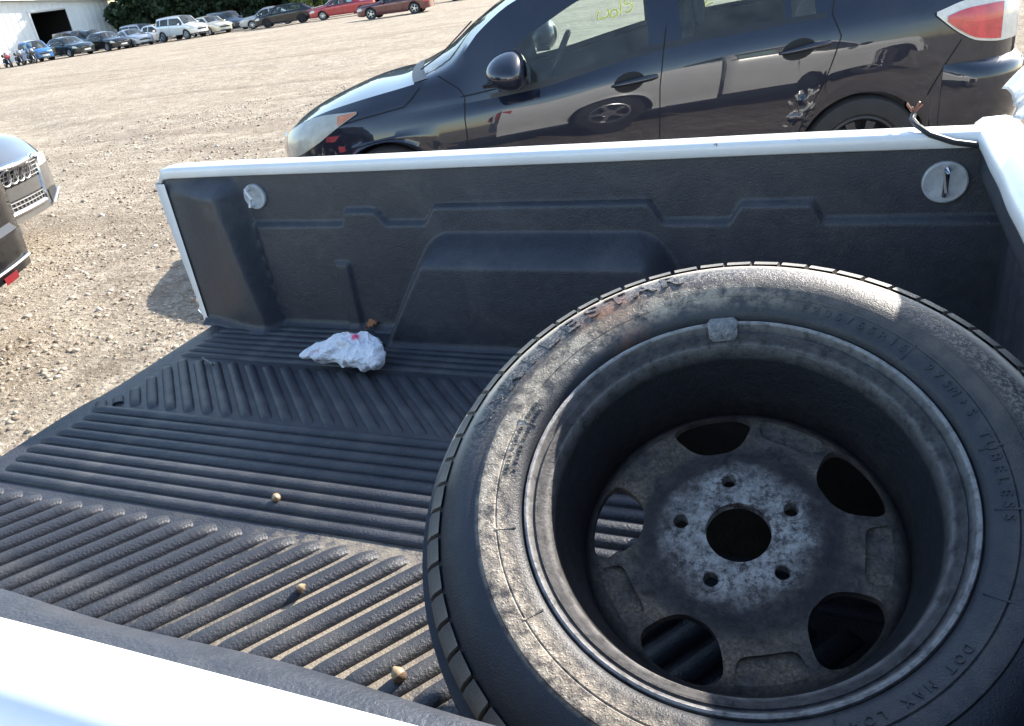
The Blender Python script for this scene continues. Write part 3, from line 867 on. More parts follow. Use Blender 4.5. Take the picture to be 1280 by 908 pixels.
# outer skins
def outer(far):
    Y = (lambda y: y) if far else (lambda y: -BW-y)
    xc, ra, wz = 1.03, .385, -.35
    xs = sorted(set([round(-.01+2.03*k/40, 4) for k in range(41)]+[round(xc-ra*math.cos(PI*k/24), 4) for k in range(25)])); rows = []
    for x in xs:
        lo = -.40
        if abs(x-xc) < ra: lo = max(lo, wz+math.sqrt(ra*ra-(x-xc)**2))
        row = []
        for k in range(13):
            z = lo+(.42-lo)*k/12
            fl = .018*max(0, 1-max(0, (math.hypot(x-xc, z-wz)-ra))/.06)
            y = .092+.036*math.sin(PI*min(1, max(0, (.46-z)/.75)))**.8+fl-.02*sstep(-.1, -.4, z)
            row.append((x, Y(y), z))
        rows.append(row)
    b = MB(); b.grid(rows); T(b, 'bed_outer_panel', 'white')
    h = MB(); rows = []
    for k in range(17):
        a = PI*k/16; rows.append([(xc+ra*math.cos(a), Y(yy), wz+ra*math.sin(a)) for yy in (-.10, .12)])
    h.grid(rows); h.box((xc-ra, min(Y(-.1), Y(-.11)), -.45), (xc+ra, max(Y(-.1), Y(-.11)), 0)); T(h, 'wheel_housing', 'dark_void')
outer(True); outer(False)
ch = MB(); ch.box((.15, -1.12, -.42), (4.6, -.98, -.28)); ch.box((.15, -.42, -.42), (4.6, -.28, -.28)); ch.box((.1, -1.35, -.18), (2.0, -.05, -.055)); ch.box((.9, -1.2, -.40), (1.05, -.2, -.30))
T(ch, 'chassis', 'dark_void', smooth=False)
for y, mir in ((-.02, True), (-BW+.02, False)):
    for x in (1.03, 3.80): add_wheel(truck, x, y, .335, .205, .20, 5, mirror=mir)

def bulkhead():
    b = MB(); ny, nz = 140, 44; rows = []
    for i in range(ny+1):
        y = .01-(BW+.02)*i/ny; row = []
        for j in range(nz+1):
            z = -.004+.434*j/nz
            x = 2.012-.054*sstep(.31, .38, z)
            p = (y/.075) % 1.0
            x -= .010*(sstep(.0, .15, p)-sstep(.5, .65, p))*(1-sstep(.26, .30, z))*sstep(.02, .05, z)*sstep(-.08, -.12, y)
            x -= .02*max(0, 1-z/.02)**2
            row.append((x, y, z))
        rows.append(row)
    b.grid(rows); T(b, 'bulkhead_liner', 'liner', angle=50)
    c = MB(); prof = [(1.956, .424), (1.950, .426), (1.948, .434), (1.952, .447), (1.964, .456), (2.0, .458), (2.02, .452), (2.030, .436), (2.033, .36), (2.033, -.05)]
    rows = []
    for i in range(61):
        y = .075-(BW+.15)*i/60; wv = .004*noise.noise(Vector((y*6, 2, 0)))
        rows.append([(x+(wv if k < 3 else 0), y, z+.001) for k, (x, z) in enumerate(prof)])
    c.grid(rows); k = len(prof); c.add(rows[0], [tuple(range(k))]); c.add(rows[-1], [tuple(range(k))])
    T(c, 'bulkhead_rail', 'white', angle=55)
bulkhead()

# tie-down cups in the far wall
def tie_down(x, z, r, hook):
    b = MB(); d = wall_y(x, z); y = -d
    y -= .006; b.lathe([(0.001, .001), (r*.6, .0), (r*.93, -.003), (r, -.001), (r*1.01, .008)], 36, 'y', c=(x, y, z))
    MAT.setdefault('cup', simple('grey_white_enamel', (0.40, 0.41, 0.42), 0.45, 0, 0.3, 40)); o = T(b, 'tie_down_cup', 'cup')
    h = MB()
    if hook == 'D':
        h.tube([(x-.012, y+.004, z+.022), (x-.012, y-.014, z+.022), (x-.006, y-.020, z+.020), (x+.004, y-.020, z-.0), (x-.006, y-.020, z-.020), (x-.012, y-.014, z-.022), (x-.012, y+.004, z-.022)], .0045, 8)
    else:
        h.tube([(x, y+.004, z+.026), (x, y-.014, z+.027), (x, y-.022, z+.022), (x, y-.022, z-.012), (x, y-.014, z-.02), (x, y+.004, z-.02)], .0055, 8)
    T(h, 'tie_down_hook', 'chrome' if hook != 'D' else 'white', o)
tie_down(.303, .366, .033, 'D'); tie_down(1.905, .358, .039, 'I')

# frayed black cable lying over the far rail (fixed to the bed)
wr = MB(); P = [(1.845, .052, .474), (1.842, .035, .468), (1.85, .010, .462), (1.872, -.012, .449), (1.91, -.026, .437), (1.945, -.032, .432), (1.975, -.028, .425)]
wr.tube(P, .0055, 8); cable = wr.build('cable', 'black_plastic', None, off=ROFF)
tag(cable, 'black cable with frayed copper end hooked over the white bed rail corner', 'cable')
fr = MB()
for k in range(7):
    a = k*.9; fr.tube([(1.845, .052, .474), (1.845+.006*math.cos(a), .058, .482+.003*math.sin(a)), (1.845+.014*math.cos(a), .060+.006*math.sin(a), .490+.006*math.sin(k*2.3))], .0016, 5)
MAT['copper'] = simple('copper_strand', (0.25, 0.12, 0.08), 0.5, 0.5)
fr.build('copper_strand', 'copper', cable, off=ROFF)

# cab and front of the truck (reflected in the parked car, shades the right of the bed)
def cab():
    s = Shell(2.98,
        hw=[(0, .66), (.1, .74), (.4, .80), (1.2, .83), (2.9, .83), (2.98, .80)],
        zb=[(0, .38), (.3, .33), (2.98, .33)],
        zs=[(0, .70), (.4, .84), (1.2, .90), (2.98, .93)], zt=[(0, .84), (.4, 1.0), (1.2, 1.06), (2.98, 1.09)],
        yt=[(0, .97), (2.98, .965)], y4=[(0, .9), (1.1, .9), (1.3, .86), (1.75, .76), (2.2, .74), (2.98, .76)],
        z4=[(0, .88), (.4, 1.03), (1.2, 1.10), (1.35, 1.16), (1.75, 1.50), (2.1, 1.56), (2.75, 1.56), (2.92, 1.50), (2.98, 1.40)],
        z5=[(0, .92), (.4, 1.07), (1.2, 1.15), (1.35, 1.22), (1.75, 1.56), (2.1, 1.62), (2.75, 1.62), (2.92, 1.57), (2.98, 1.48)],
        gtop=[(1.4, 1.12), (1.8, 1.46), (2.9, 1.48)], wheels=(.85,), archr=.385, wcz=.335, bow=[(0, .06), (1.2, .1), (2, .0), (2.98, 0)], rear_bow=.01)
    M = Matrix.Translation((5.04, -.70, 0)) @ Matrix.Rotation(PI, 4, 'Z')
    def tr(o): o.matrix_basis = M; return o
    build_shell(s, truck, MAT['white'], [(1.5, 2.45), (2.52, 2.86)], (1.28, 1.85), (2.93, 2.97), step=.09, doors=(('cab_door', 1.25, 2.49),), hood=1.26, tr=tr, interior=False)
    for mir in (False, True):
        tr(patch(s, .02, .3, lambda x: .72, lambda x: .88, 6, 4, .006, mir).build('headlight', 'lens', truck))
        b = MB(); sg = -1 if mir else 1; b.ell((1.52, sg*-.98, 1.12), (.06, .12, .09)); tr(b.build('door_mirror', 'black_plastic', truck))
    b = MB(); b.box((-.16, -.80, .42), (.02, .80, .58)); tr(b.build('front_bumper', 'chrome', truck, smooth=False))
    # back panel and window of the cab
    b = MB(); b.box((2.985, -.72, .36), (3.0, .72, 1.10)); tr(b.build('cab_back_panel', 'white', truck, smooth=False))
    b = MB(); b.box((2.99, -.55, 1.12), (3.002, .55, 1.46)); tr(b.build('back_window', 'dark_glass', truck, smooth=False))
cab()

# ------------------------------------------------------------------ loose wheel lying tilted in the bed
def ring_coord(t):
    co = coords(t); sp = t.nodes.new('ShaderNodeSeparateXYZ'); t.links.new(co, sp.inputs[0])
    r = math_(t, 'SQRT', math_(t, 'ADD', math_(t, 'MULTIPLY', sp.outputs[0], sp.outputs[0]), math_(t, 'MULTIPLY', sp.outputs[1], sp.outputs[1])))
    r = math_(t, 'DIVIDE', r, 1.055)
    return co, sp, r
def band(t, r, a, b, c, d):
    mr = t.nodes.new('ShaderNodeValToRGB'); e = mr.color_ramp.elements
    e[0].position, e[0].color = a, (0, 0, 0, 1); e[1].position, e[1].color = d, (0, 0, 0, 1)
    for p in (b, c): k = e.new(p); k.color = (1, 1, 1, 1)
    t.links.new(r, mr.inputs[0]); return mr.outputs[0]
def tyre_mat():
    m, t, b = new_mat('dusty_worn_tyre')
    co, sp, r = ring_coord(t)
    big = noise_(t, 9, 7, 0.7, co, 0.3); mid = noise_(t, 60, 6, 0.75, co); fine = noise_(t, 520, 3, 0.6, co)
    c = mixc(t, ramp(t, big, [(0.3, 0.0), (0.7, 1.0)]), (0.012, 0.014, 0.019), (0.030, 0.033, 0.042))
    # tan dried mud: a crust ring inside the side ledge and a dust film on the upper shoulder, paled to paint its sunlit crescent
    up = ramp(t, math_(t, 'MULTIPLY_ADD', sp.outputs[1], 1.5, 0.5), [(0.45, 0.0), (0.66, 1.0)])
    left = ramp(t, math_(t, 'MULTIPLY_ADD', sp.outputs[0], -1.6, 0.5), [(0.34, 0.06), (0.72, 1.0)])
    crust = math_(t, 'MULTIPLY', band(t, r, .216, .232, .2532, .2548), math_(t, 'MULTIPLY', left, ramp(t, mid, [(0.36, 0.2), (0.54, 1.0)])))
    film = math_(t, 'MULTIPLY', band(t, r, .281, .293, .345, .36), math_(t, 'MULTIPLY', up, ramp(t, big, [(0.25, 0.75), (0.45, 1.0)])))
    speck = math_(t, 'MULTIPLY', math_(t, 'MULTIPLY', band(t, r, .255, .262, .285, .30), up), ramp(t, noise_(t, 230, 4, 0.8, co), [(0.47, 0.0), (0.58, 1.0)]))
    tan = mixc(t, ramp(t, mid, [(0.38, 0.0), (0.60, 1.0)]), (0.22, 0.178, 0.132), (0.52, 0.435, 0.325))
    c = mixc(t, math_(t, 'MULTIPLY', crust, 1.0), c, tan)
    c = mixc(t, math_(t, 'MULTIPLY', film, 0.95), c, mixc(t, mid, (0.48, 0.42, 0.33), (0.68, 0.61, 0.50)))
    c = mixc(t, math_(t, 'MULTIPLY', speck, 0.6), c, (0.33, 0.285, 0.245))
    brn = math_(t, 'MULTIPLY', band(t, r, .236, .242, .262, .270), math_(t, 'MULTIPLY', up, ramp(t, big, [(0.38, 0.0), (0.65, 0.4)])))
    c = mixc(t, brn, c, (0.20, 0.155, 0.105))
    # rust bleed at the upper left of the bead and a grey chalky cast on the right
    v = N(t, 'ShaderNodeVectorMath', operation='DISTANCE'); t.links.new(co, v.inputs[0]); v.inputs[1].default_value = (-.155, .212, .015)
    rs = math_(t, 'MULTIPLY', ramp(t, v.outputs['Value'], [(0.01, 1.0), (0.055, 0.0)]), ramp(t, mid, [(0.4, 0.0), (0.6, 1.0)]))
    c = mixc(t, math_(t, 'MULTIPLY', rs, 0.7), c, (0.30, 0.12, 0.05))
    c = mixc(t, ramp(t, noise_(t, 14, 7, 0.7, co), [(0.52, 0.0), (0.78, 0.16)]), c, (0.16, 0.145, 0.13))
    t.links.new(c, b.inputs['Base Color'])
    t.links.new(math_(t, 'MULTIPLY_ADD', film, 0.4, math_(t, 'MULTIPLY_ADD', mid, 0.35, 0.30)), b.inputs['Roughness'])
    bead = ramp(t, noise_(t, 330, 2, 0.5, co), [(0.55, 0.0), (0.70, 1.0)])
    bump_(t, b, math_(t, 'ADD', math_(t, 'MULTIPLY', bead, math_(t, 'ADD', crust, speck)), math_(t, 'ADD', math_(t, 'MULTIPLY', fine, 0.7), math_(t, 'MULTIPLY', mid, 0.3))), 0.38, 0.003)
    return m
def rim_mat():
    m, t, b = new_mat('corroded_steel_wheel')
    co, sp, r = ring_coord(t)
    big = noise_(t, 16, 7, 0.7, co, 0.3); mid = noise_(t, 75, 7, 0.75, co); fl = noise_(t, 130, 9, 0.85, co, 0.15)
    c = mixc(t, ramp(t, mid, [(0.40, 0.0), (0.60, 1.0)]), (0.055, 0.047, 0.045), (0.150, 0.128, 0.114))
    c = mixc(t, math_(t, 'MULTIPLY', band(t, r, .088, .112, .150, .172), ramp(t, big, [(0.44, 0.0), (0.66, 0.9)])), c, mixc(t, ramp(t, noise_(t, 260, 6, 0.8, co), [(0.40, 0.0), (0.60, 1.0)]), (0.12, 0.078, 0.050), (0.42, 0.33, 0.235)))
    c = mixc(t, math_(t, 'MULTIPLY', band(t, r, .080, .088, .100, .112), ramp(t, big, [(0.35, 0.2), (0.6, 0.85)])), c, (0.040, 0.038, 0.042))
    rw_ = math_(t, 'ADD', r, math_(t, 'MULTIPLY', math_(t, 'SUBTRACT', noise_(t, 28, 6, 0.7, co), 0.5), 0.06))
    hub = math_(t, 'MULTIPLY', band(t, rw_, .0, .01, .060, .082), ramp(t, math_(t, 'ADD', math_(t, 'MULTIPLY', fl, 0.7), math_(t, 'MULTIPLY', noise_(t, 34, 6, 0.7, co), 0.3)), [(0.455, 0.0), (0.515, 1.0)]))
    c = mixc(t, hub, c, mixc(t, ramp(t, mid, [(0.38, 0.0), (0.60, 1.0)]), (0.22, 0.208, 0.192), (0.56, 0.53, 0.49)))
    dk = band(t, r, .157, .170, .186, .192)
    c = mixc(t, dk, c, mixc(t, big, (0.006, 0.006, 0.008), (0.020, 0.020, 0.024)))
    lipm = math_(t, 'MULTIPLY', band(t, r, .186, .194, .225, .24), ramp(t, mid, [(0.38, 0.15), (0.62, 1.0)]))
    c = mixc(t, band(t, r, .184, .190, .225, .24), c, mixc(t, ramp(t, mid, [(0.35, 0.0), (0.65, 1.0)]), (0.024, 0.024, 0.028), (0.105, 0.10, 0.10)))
    edge = math_(t, 'MULTIPLY', math_(t, 'MAXIMUM', band(t, r, .2025, .2045, .2095, .2115), math_(t, 'MULTIPLY', band(t, r, .1835, .1860, .1885, .1915), 0.35)), ramp(t, mid, [(0.34, 0.35), (0.52, 1.0)]))
    c = mixc(t, math_(t, 'MULTIPLY', edge, 0.9), c, mixc(t, mid, (0.30, 0.285, 0.27), (0.66, 0.64, 0.62)))  # lip sheen painted as a bright line, with scuffs on the inner ring
    sc = ramp(t, noise_(t, 70, 8, 0.85, co, 1.0), [(0.62, 0.0), (0.68, 1.0)])
    c = mixc(t, math_(t, 'MULTIPLY', sc, band(t, r, .180, .190, .21, .24)), c, (0.36, 0.355, 0.35))
    t.links.new(c, b.inputs['Base Color'])
    b.inputs['Metallic'].default_value = 0.25
    t.links.new(math_(t, 'MULTIPLY_ADD', mid, 0.55, 0.20), b.inputs['Roughness'])
    bump_(t, b, math_(t, 'ADD', mid, math_(t, 'ADD', math_(t, 'MULTIPLY', fl, 0.8), math_(t, 'MULTIPLY', big, 1.2))), 0.75, 0.004)
    return m
MAT['tyre'] = tyre_mat(); MAT['rim'] = rim_mat()

K = 1.055
def loose_wheel():
    n_, e1, e2 = Vector((.02374, -.43253, .90131)), Vector((.99850, .05480, 0)), Vector((-.04939, .89996, .43318))
    root = bpy.data.objects.new('loose_wheel', None); col.objects.link(root); root.empty_display_size = .1
    Mx = Matrix((e1, e2, n_)).transposed().to_4x4(); Mx.translation = (1.6509, -.9848, .3271+FZ)
    root.matrix_world = Mx
    tag(root, 'dusty black tyre on a corroded steel wheel lying tilted in the truck bed', 'wheel')
    k = K
    side = [(.206, -.020), (.2095, -.006), (.212, .003), (.216, .0075), (.222, .0095), (.2335, .0125), (.2350, .0115), (.2362, .0128), (.246, .0148), (.2525, .0150), (.2540, .0128), (.262, .0125), (.272, .0105), (.284, .0045), (.294, -.003), (.302, -.012), (.308, -.020)]
    tread = []
    for zc in (-.062, -.090, -.118): tread += [(.3320, zc+.018), (.3350, zc+.004), (.326, zc+.0035), (.326, zc-.0035), (.3350, zc-.004)]
    prof = side+[(.3135, -.030), (.3125, -.043)]+tread+[(.3335, -.136), (.3300, -.150), (.316, -.166), (.295, -.177), (.27, -.190), (.24, -.192), (.212, -.182)]
    b = MB(); b.lathe([(r*k, z*k) for r, z in prof], 160)
    ty = b.build('tyre', 'tyre', root, angle=30)
    # shoulder blocks
    n = 62; da = 2*PI/n
    P = [(.3025, -.0085), (.313, -.0155), (.3205, -.026), (.3222, -.042), (.312, -.044), (.303, -.016)]
    tb = MB(); rows = []
    for a in (-da*.42, -da*.40, da*.40, da*.42):
        sh = .94 if abs(a) > da*.41 else 1
        rows.append([((.31+(r-.31)*sh)*k*math.cos(a+.25*(z+.02)), (.31+(r-.31)*sh)*k*math.sin(a+.25*(z+.02)), z*k) for r, z in P])
    tb.grid(rows); tb.add(rows[0], [tuple(range(6))]); tb.add(rows[-1], [tuple(range(6))])
    me = tb.build('tread_block', 'tyre'); md = me.data; bpy.data.objects.remove(me)
    for i in range(n): inst('tread_block', md, ty, Matrix.Rotation(i*da, 4, 'Z'))
    P2 = [(r+.009, -.180-z) for r, z in P]; tb = MB(); rows = []
    for a in (-da*.42, da*.42): rows.append([(r*k*math.cos(a), r*k*math.sin(a), z*k) for r, z in P2])
    tb.grid(rows); tb.add(rows[0], [tuple(range(6))]); tb.add(rows[-1], [tuple(range(6))])
    me = tb.build('tread_block', 'tyre'); md2 = me.data; bpy.data.objects.remove(me)
    for i in range(n): inst('tread_block', md2, ty, Matrix.Rotation(i*da+.02, 4, 'Z'))
    # mould lettering, raised
    def zs(r):
        for (ra, za), (rb, zb) in zip(side[:-1], side[1:]):
            if ra <= r <= rb: return za+(zb-za)*(r-ra)/(rb-ra)
        return 0
    def lettering(text, r, h, a0, step=None, ext=.0011, bold=0.0, width=1.0, name='lettering', label=None):
        vs, fs = [], []
        dep = None
        a = R(a0)
        for chx in text:
            if chx != ' ':
                cd = bpy.data.curves.new('t', 'FONT'); cd.body = chx; cd.size = 1; cd.align_x = 'CENTER'; cd.offset = bold; cd.resolution_u = 3
                co_ = bpy.data.objects.new('t', cd); col.objects.link(co_)
                bpy.context.view_layer.update()
                me_ = bpy.data.meshes.new_from_object(co_.evaluated_get(bpy.context.evaluated_depsgraph_get()))
                bm = bmesh.new(); bm.from_mesh(me_)
                bmesh.ops.remove_doubles(bm, verts=bm.verts, dist=1e-4)
                ex = bmesh.ops.extrude_face_region(bm, geom=bm.faces[:])
                top = [g for g in ex['geom'] if isinstance(g, bmesh.types.BMVert)]
                tops = set(top)
                bm.verts.index_update()
                o_ = len(vs)
                for v_ in bm.verts:
                    lx, ly = v_.co.x*h*width, v_.co.y*h
                    rr = r+ly; aa = a-lx/r
                    vs.append((rr*k*math.cos(aa), rr*k*math.sin(aa), (zs(rr)+(ext if v_ in tops else -.0008))*k))
                fs += [tuple(v_.index+o_ for v_ in f_.verts) for f_ in bm.faces]
                bm.free(); bpy.data.objects.remove(co_); bpy.data.curves.remove(cd); bpy.data.meshes.remove(me_)
            a -= R(step) if step else h*.78*width/r
        m_ = MB(); m_.v = vs; m_.f = fs
        o = m_.build(name, 'tyre', ty, smooth=False, weld=False)
        if label: o['label'] = label
        o['kind'] = 'stuff'
        return o
    lettering('MILESTAR', .2640, .031, 156.5, 6.75, .0020, .025, 1.25, label='large raised maker lettering along the tyre sidewall')
    lettering('P205/65R15', .2225, .0125, 75, 3.05, .0010, .01, 1.15)
    lettering('97S', .2225, .0115, 39.5, 3.0); lettering('M+S', .2225, .0125, 31, 3.3)
    lettering('TUBELESS', .2225, .0125, 18, 3.0, width=1.1)
    lettering('STEEL BELTED RADIAL', .2270, .0052, 182, 1.25); lettering('2 PLIES POLYESTER', .2195, .0052, 181, 1.25)
    lettering('DOT', .2225, .0105, -35, 2.8); lettering('MAX LOAD', .2225, .0105, -46, 2.8); lettering('RADIAL', .2225, .0105, -80, 2.8)
    for a in (14.6, -1, 46, 88, 166, 198, 222, -22, -66, 120):     # moulded dividers
        d = MB(); ca, sa = math.cos(R(a)), math.sin(R(a)); q = .0009
        d.add([(r*k*ca-w_*sa, r*k*sa+w_*ca, (zs(r)+z)*k) for r in (.216, .236) for w_ in (-q, q) for z in (-.001, .0011)], [(0, 1, 3, 2), (4, 6, 7, 5), (0, 4, 5, 1), (2, 3, 7, 6), (1, 5, 7, 3)])
        d.build('moulded_rib', 'tyre', ty, smooth=False)
    for a, fl in ((164, 1), (170, -1)):                             # arrow marks before the name
        d = MB(); pts = [(.268, a+2.2*fl), (.287, a), (.268, a-2.2*fl)]
        d.tube([(r*k*math.cos(R(t_)), r*k*math.sin(R(t_)), (zs(r)+.0004)*k) for r, t_ in pts[:2+(fl > 0)]], .0016, 5); d.build('moulded_arrow', 'tyre', ty)
    # rim barrel
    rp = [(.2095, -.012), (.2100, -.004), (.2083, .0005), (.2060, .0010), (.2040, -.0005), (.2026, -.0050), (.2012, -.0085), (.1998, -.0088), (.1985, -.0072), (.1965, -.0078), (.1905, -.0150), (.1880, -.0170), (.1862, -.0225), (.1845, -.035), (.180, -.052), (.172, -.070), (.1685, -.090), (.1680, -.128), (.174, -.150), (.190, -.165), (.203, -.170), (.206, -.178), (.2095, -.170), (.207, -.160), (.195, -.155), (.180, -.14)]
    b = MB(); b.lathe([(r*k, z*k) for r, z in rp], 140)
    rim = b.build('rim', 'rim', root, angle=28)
    # disc with windows, bolt holes and pressed pads, cut out of a turned blank
    dp_top = [(.0335, -.0952), (.0355, -.0947), (.074, -.0947), (.082, -.0955), (.092, -.0995), (.102, -.1045), (.114, -.1075), (.130, -.1085), (.148, -.1115), (.160, -.119), (.1695, -.128)]
    dp = dp_top+[(.1695, -.136), (.155, -.126), (.12, -.119), (.10, -.119), (.09, -.112), (.0335, -.108)]
    b = MB(); b.lathe([(r*k, z*k) for r, z in dp+[dp[0]]], 180)
    disc = b.build('wheel_disc', 'rim', rim, angle=25)
    cut = MB()
    def prism(pts, z0, z1):
        m_ = len(pts); cut.add([(x*k, y*k, z0*k) for x, y in pts]+[(x*k, y*k, z1*k) for x, y in pts],
            [tuple(range(m_))[::-1], tuple(range(m_, 2*m_))]+[(i, (i+1) % m_, m_+(i+1) % m_, m_+i) for i in range(m_)])
    def rounded(r0, r1, w0, w1, a, n=36, p=3.2, bulge=.35):
        out = []
        for i in range(n):
            th = 2*PI*i/n; c_, s_ = math.cos(th), math.sin(th)
            u = math.copysign(abs(c_)**(2/p), c_); v = math.copysign(abs(s_)**(2/p), s_)
            rr = (r0+r1)/2+(r1-r0)/2*u; ww = w0+(w1-w0)*(u+1)/2
            aa = R(a)+ww*v*(1-.28*max(0, u)**3*0)
            out.append((rr*math.cos(aa), rr*math.sin(aa)))
        return out
    ph = 102.9
    for i in range(5):
        a = ph+3.0-72*i
        prism(rounded(.1015, .1595, R(13.5), R(20.5), a, 40, 2.7), -.16, -.07)
        c_ = (.0603*math.cos(R(ph-72*i)), .0603*math.sin(R(ph-72*i)))
        prism([(c_[0]+.0078*math.cos(2*PI*q/24), c_[1]+.0078*math.sin(2*PI*q/24)) for q in range(24)], -.14, -.07)
        prism(rounded(.124, .155, R(13), R(14.5), a+36, 32, 4), -.1135, -.07)
    co_ = cut.build('cutter', 'rim', rim, smooth=False)
    md_ = disc.modifiers.new('cut', 'BOOLEAN'); md_.operation = 'DIFFERENCE'; md_.solver = 'EXACT'; md_.object = co_; md_.use_self = True
    bpy.context.view_layer.update()
    dg = bpy.context.evaluated_depsgraph_get(); nm = bpy.data.meshes.new_from_object(disc.evaluated_get(dg)); disc.modifiers.clear()
    disc.data = nm; nm.name = 'wheel_disc'; bpy.data.objects.remove(co_)
    nm.polygons.foreach_set('use_smooth', [True]*len(nm.polygons)); nm.set_sharp_from_angle(angle=R(28))
    for i in range(5):                                              # raised seat round each bolt hole
        a = R(ph-72*i); b = MB()
        b.lathe([(r*k, z*k) for r, z in ((.0080, -.0985), (.0086, -.0940), (.0105, -.0934), (.0128, -.0938), (.0138, -.0950))], 28, c=(.0603*k*math.cos(a), .0603*k*math.sin(a), 0))
        b.build('bolt_hole_seat', 'rim', rim)
    # clip-on balance weight
    b = MB(); rows = []
    for i in range(9):
        a = R(93.0)+R(9.0)*i/8; e = 1-.35*(abs(i-4) == 4)
        pr = [(.2115, -.002), (.2120, .0035), (.2085, .0060), (.2010, .0050), (.1925, -.004), (.1900, -.011), (.1945, -.012), (.2030, -.006)]
        rows.append([((.2+(r-.2)*e)*k*math.cos(a), (.2+(r-.2)*e)*k*math.sin(a), z*k*e) for r, z in pr])
    b.grid([r+[r[0]] for r in rows]); b.add(rows[0], [tuple(range(8))]); b.add(rows[-1], [tuple(range(8))])
    MAT['lead'] = simple('lead_weight', (0.19, 0.19, 0.195), 0.55, 0.3, 0.5, 160, bump=0.6, bscale=300)
    b.build('balance_weight', 'lead', rim, angle=40)
    return root
loose_wheel()

# added timber block: props the wheel and shades the floor seen through its holes
def prop():
    MAT['wood'] = simple('dark_prop_timber', (0.040, 0.032, 0.026), 0.85, 0, 0.4, 18, bump=0.4)
    b = MB(); rows = []
    for x, e in ((1.50, .006), (1.506, 0), (1.68, 0), (1.854, 0), (1.86, .006)):
        y0, y1, z0, z1 = -.72+e, -.62-e, .007+e, .238-e+.002*math.sin(x*30)
        rows.append([(x, y0, z0), (x, y1, z0), (x, y1, z1-.006), (x, y1-.006, z1), (x, y0+.006, z1), (x, y0, z1-.006), (x, y0, z0)])
    b.grid(rows); b.add(rows[0][:6], [tuple(range(6))]); b.add(rows[-1][:6], [tuple(range(6))])
    tag(b.build('added_prop_block', 'wood', None, off=ROFF, smooth=False), 'dark timber block added under the tilted wheel to prop it and shade the floor', 'wood block')
prop()

# ------------------------------------------------------------------ small things in the bed
def paper_bag():
    m, t, b = new_mat('crumpled_white_paper')
    co = coords(t)
    c = mixc(t, ramp(t, noise_(t, 22, 6, 0.7, co), [(0.4, 0.0), (0.7, 1.0)]), (0.80, 0.81, 0.84), (0.62, 0.63, 0.66))
    def dot(p, r0, colr, c):
        v = N(t, 'ShaderNodeVectorMath', operation='DISTANCE'); t.links.new(co, v.inputs[0]); v.inputs[1].default_value = p
        return mixc(t, ramp(t, v.outputs['Value'], [(r0*.8, 1.0), (r0, 0.0)]), c, colr)
    c = dot((.02, .02, .092), .013, (0.80, 0.10, 0.22), c); c = dot((-.012, .03, .090), .013, (0.85, 0.25, 0.06), c)
    v = N(t, 'ShaderNodeVectorMath', operation='DISTANCE'); t.links.new(co, v.inputs[0]); v.inputs[1].default_value = (-.085, -.03, .045)
    c = mixc(t, math_(t, 'MULTIPLY', ramp(t, v.outputs['Value'], [(.012, 0.7), (.032, 0.0)]), ramp(t, noise_(t, 120, 3, 0.6, co), [(0.5, 0.0), (0.58, 1.0)])), c, (0.85, 0.25, 0.35))
    t.links.new(c, b.inputs['Base Color']); b.inputs['Roughness'].default_value = 0.7
    vr = N(t, 'ShaderNodeTexVoronoi'); vr.feature = 'DISTANCE_TO_EDGE'; vr.inputs['Scale'].default_value = 42; t.links.new(co, vr.inputs['Vector'])
    bump_(t, b, math_(t, 'ADD', ramp(t, vr.outputs['Distance'], [(0.0, 0.0), (0.25, 1.0)]), noise_(t, 40, 4, 0.6, co, 0.8)), 0.40, 0.007)
    bm = bmesh.new(); bmesh.ops.create_icosphere(bm, subdivisions=5, radius=1)
    for v_ in bm.verts:
        p = v_.co.copy()
        x = p.x*.135; bend = -.085*(abs(p.x)**1.8)*(1 if p.x < 0 else .45)+.024
        wy = .057*(1-.12*max(0, -p.x)) ; hz = .042*(1-.22*max(0, -p.x)**2+.10*p.x)
        y = p.y*wy+bend; z = p.z*hz
        q = Vector((x, y, z))*22
        r1 = abs(noise.noise(q*.75)); r2 = abs(noise.noise(q*1.7+Vector((5, 2, 1)))); r3 = abs(noise.noise(q*3.7))
        kf = 1+.40*(.30-r1)+.26*(.27-r2)+.10*(.27-r3)
        v_.co = Vector((x*(.9+.1*kf), y*1.0+p.y*wy*(kf-1)*1.3, max(-.043, z*kf+p.z*hz*(kf-1))))+Vector((0, 0, .046))
    me = bpy.data.meshes.new('paper_bag'); bm.to_mesh(me); bm.free(); me.materials.append(m)
    me.polygons.foreach_set('use_smooth', [True]*len(me.polygons)); me.set_sharp_from_angle(angle=R(12))
    o = bpy.data.objects.new('paper_bag', me); col.objects.link(o)
    o.location = (.650, -.232, FZ+.006); o.rotation_euler = (0, 0, R(-12)); o.scale = (.84, .84, .80)
    tag(o, 'crumpled white paper bag with red and orange dots on the ribbed bed floor', 'paper bag')
paper_bag()

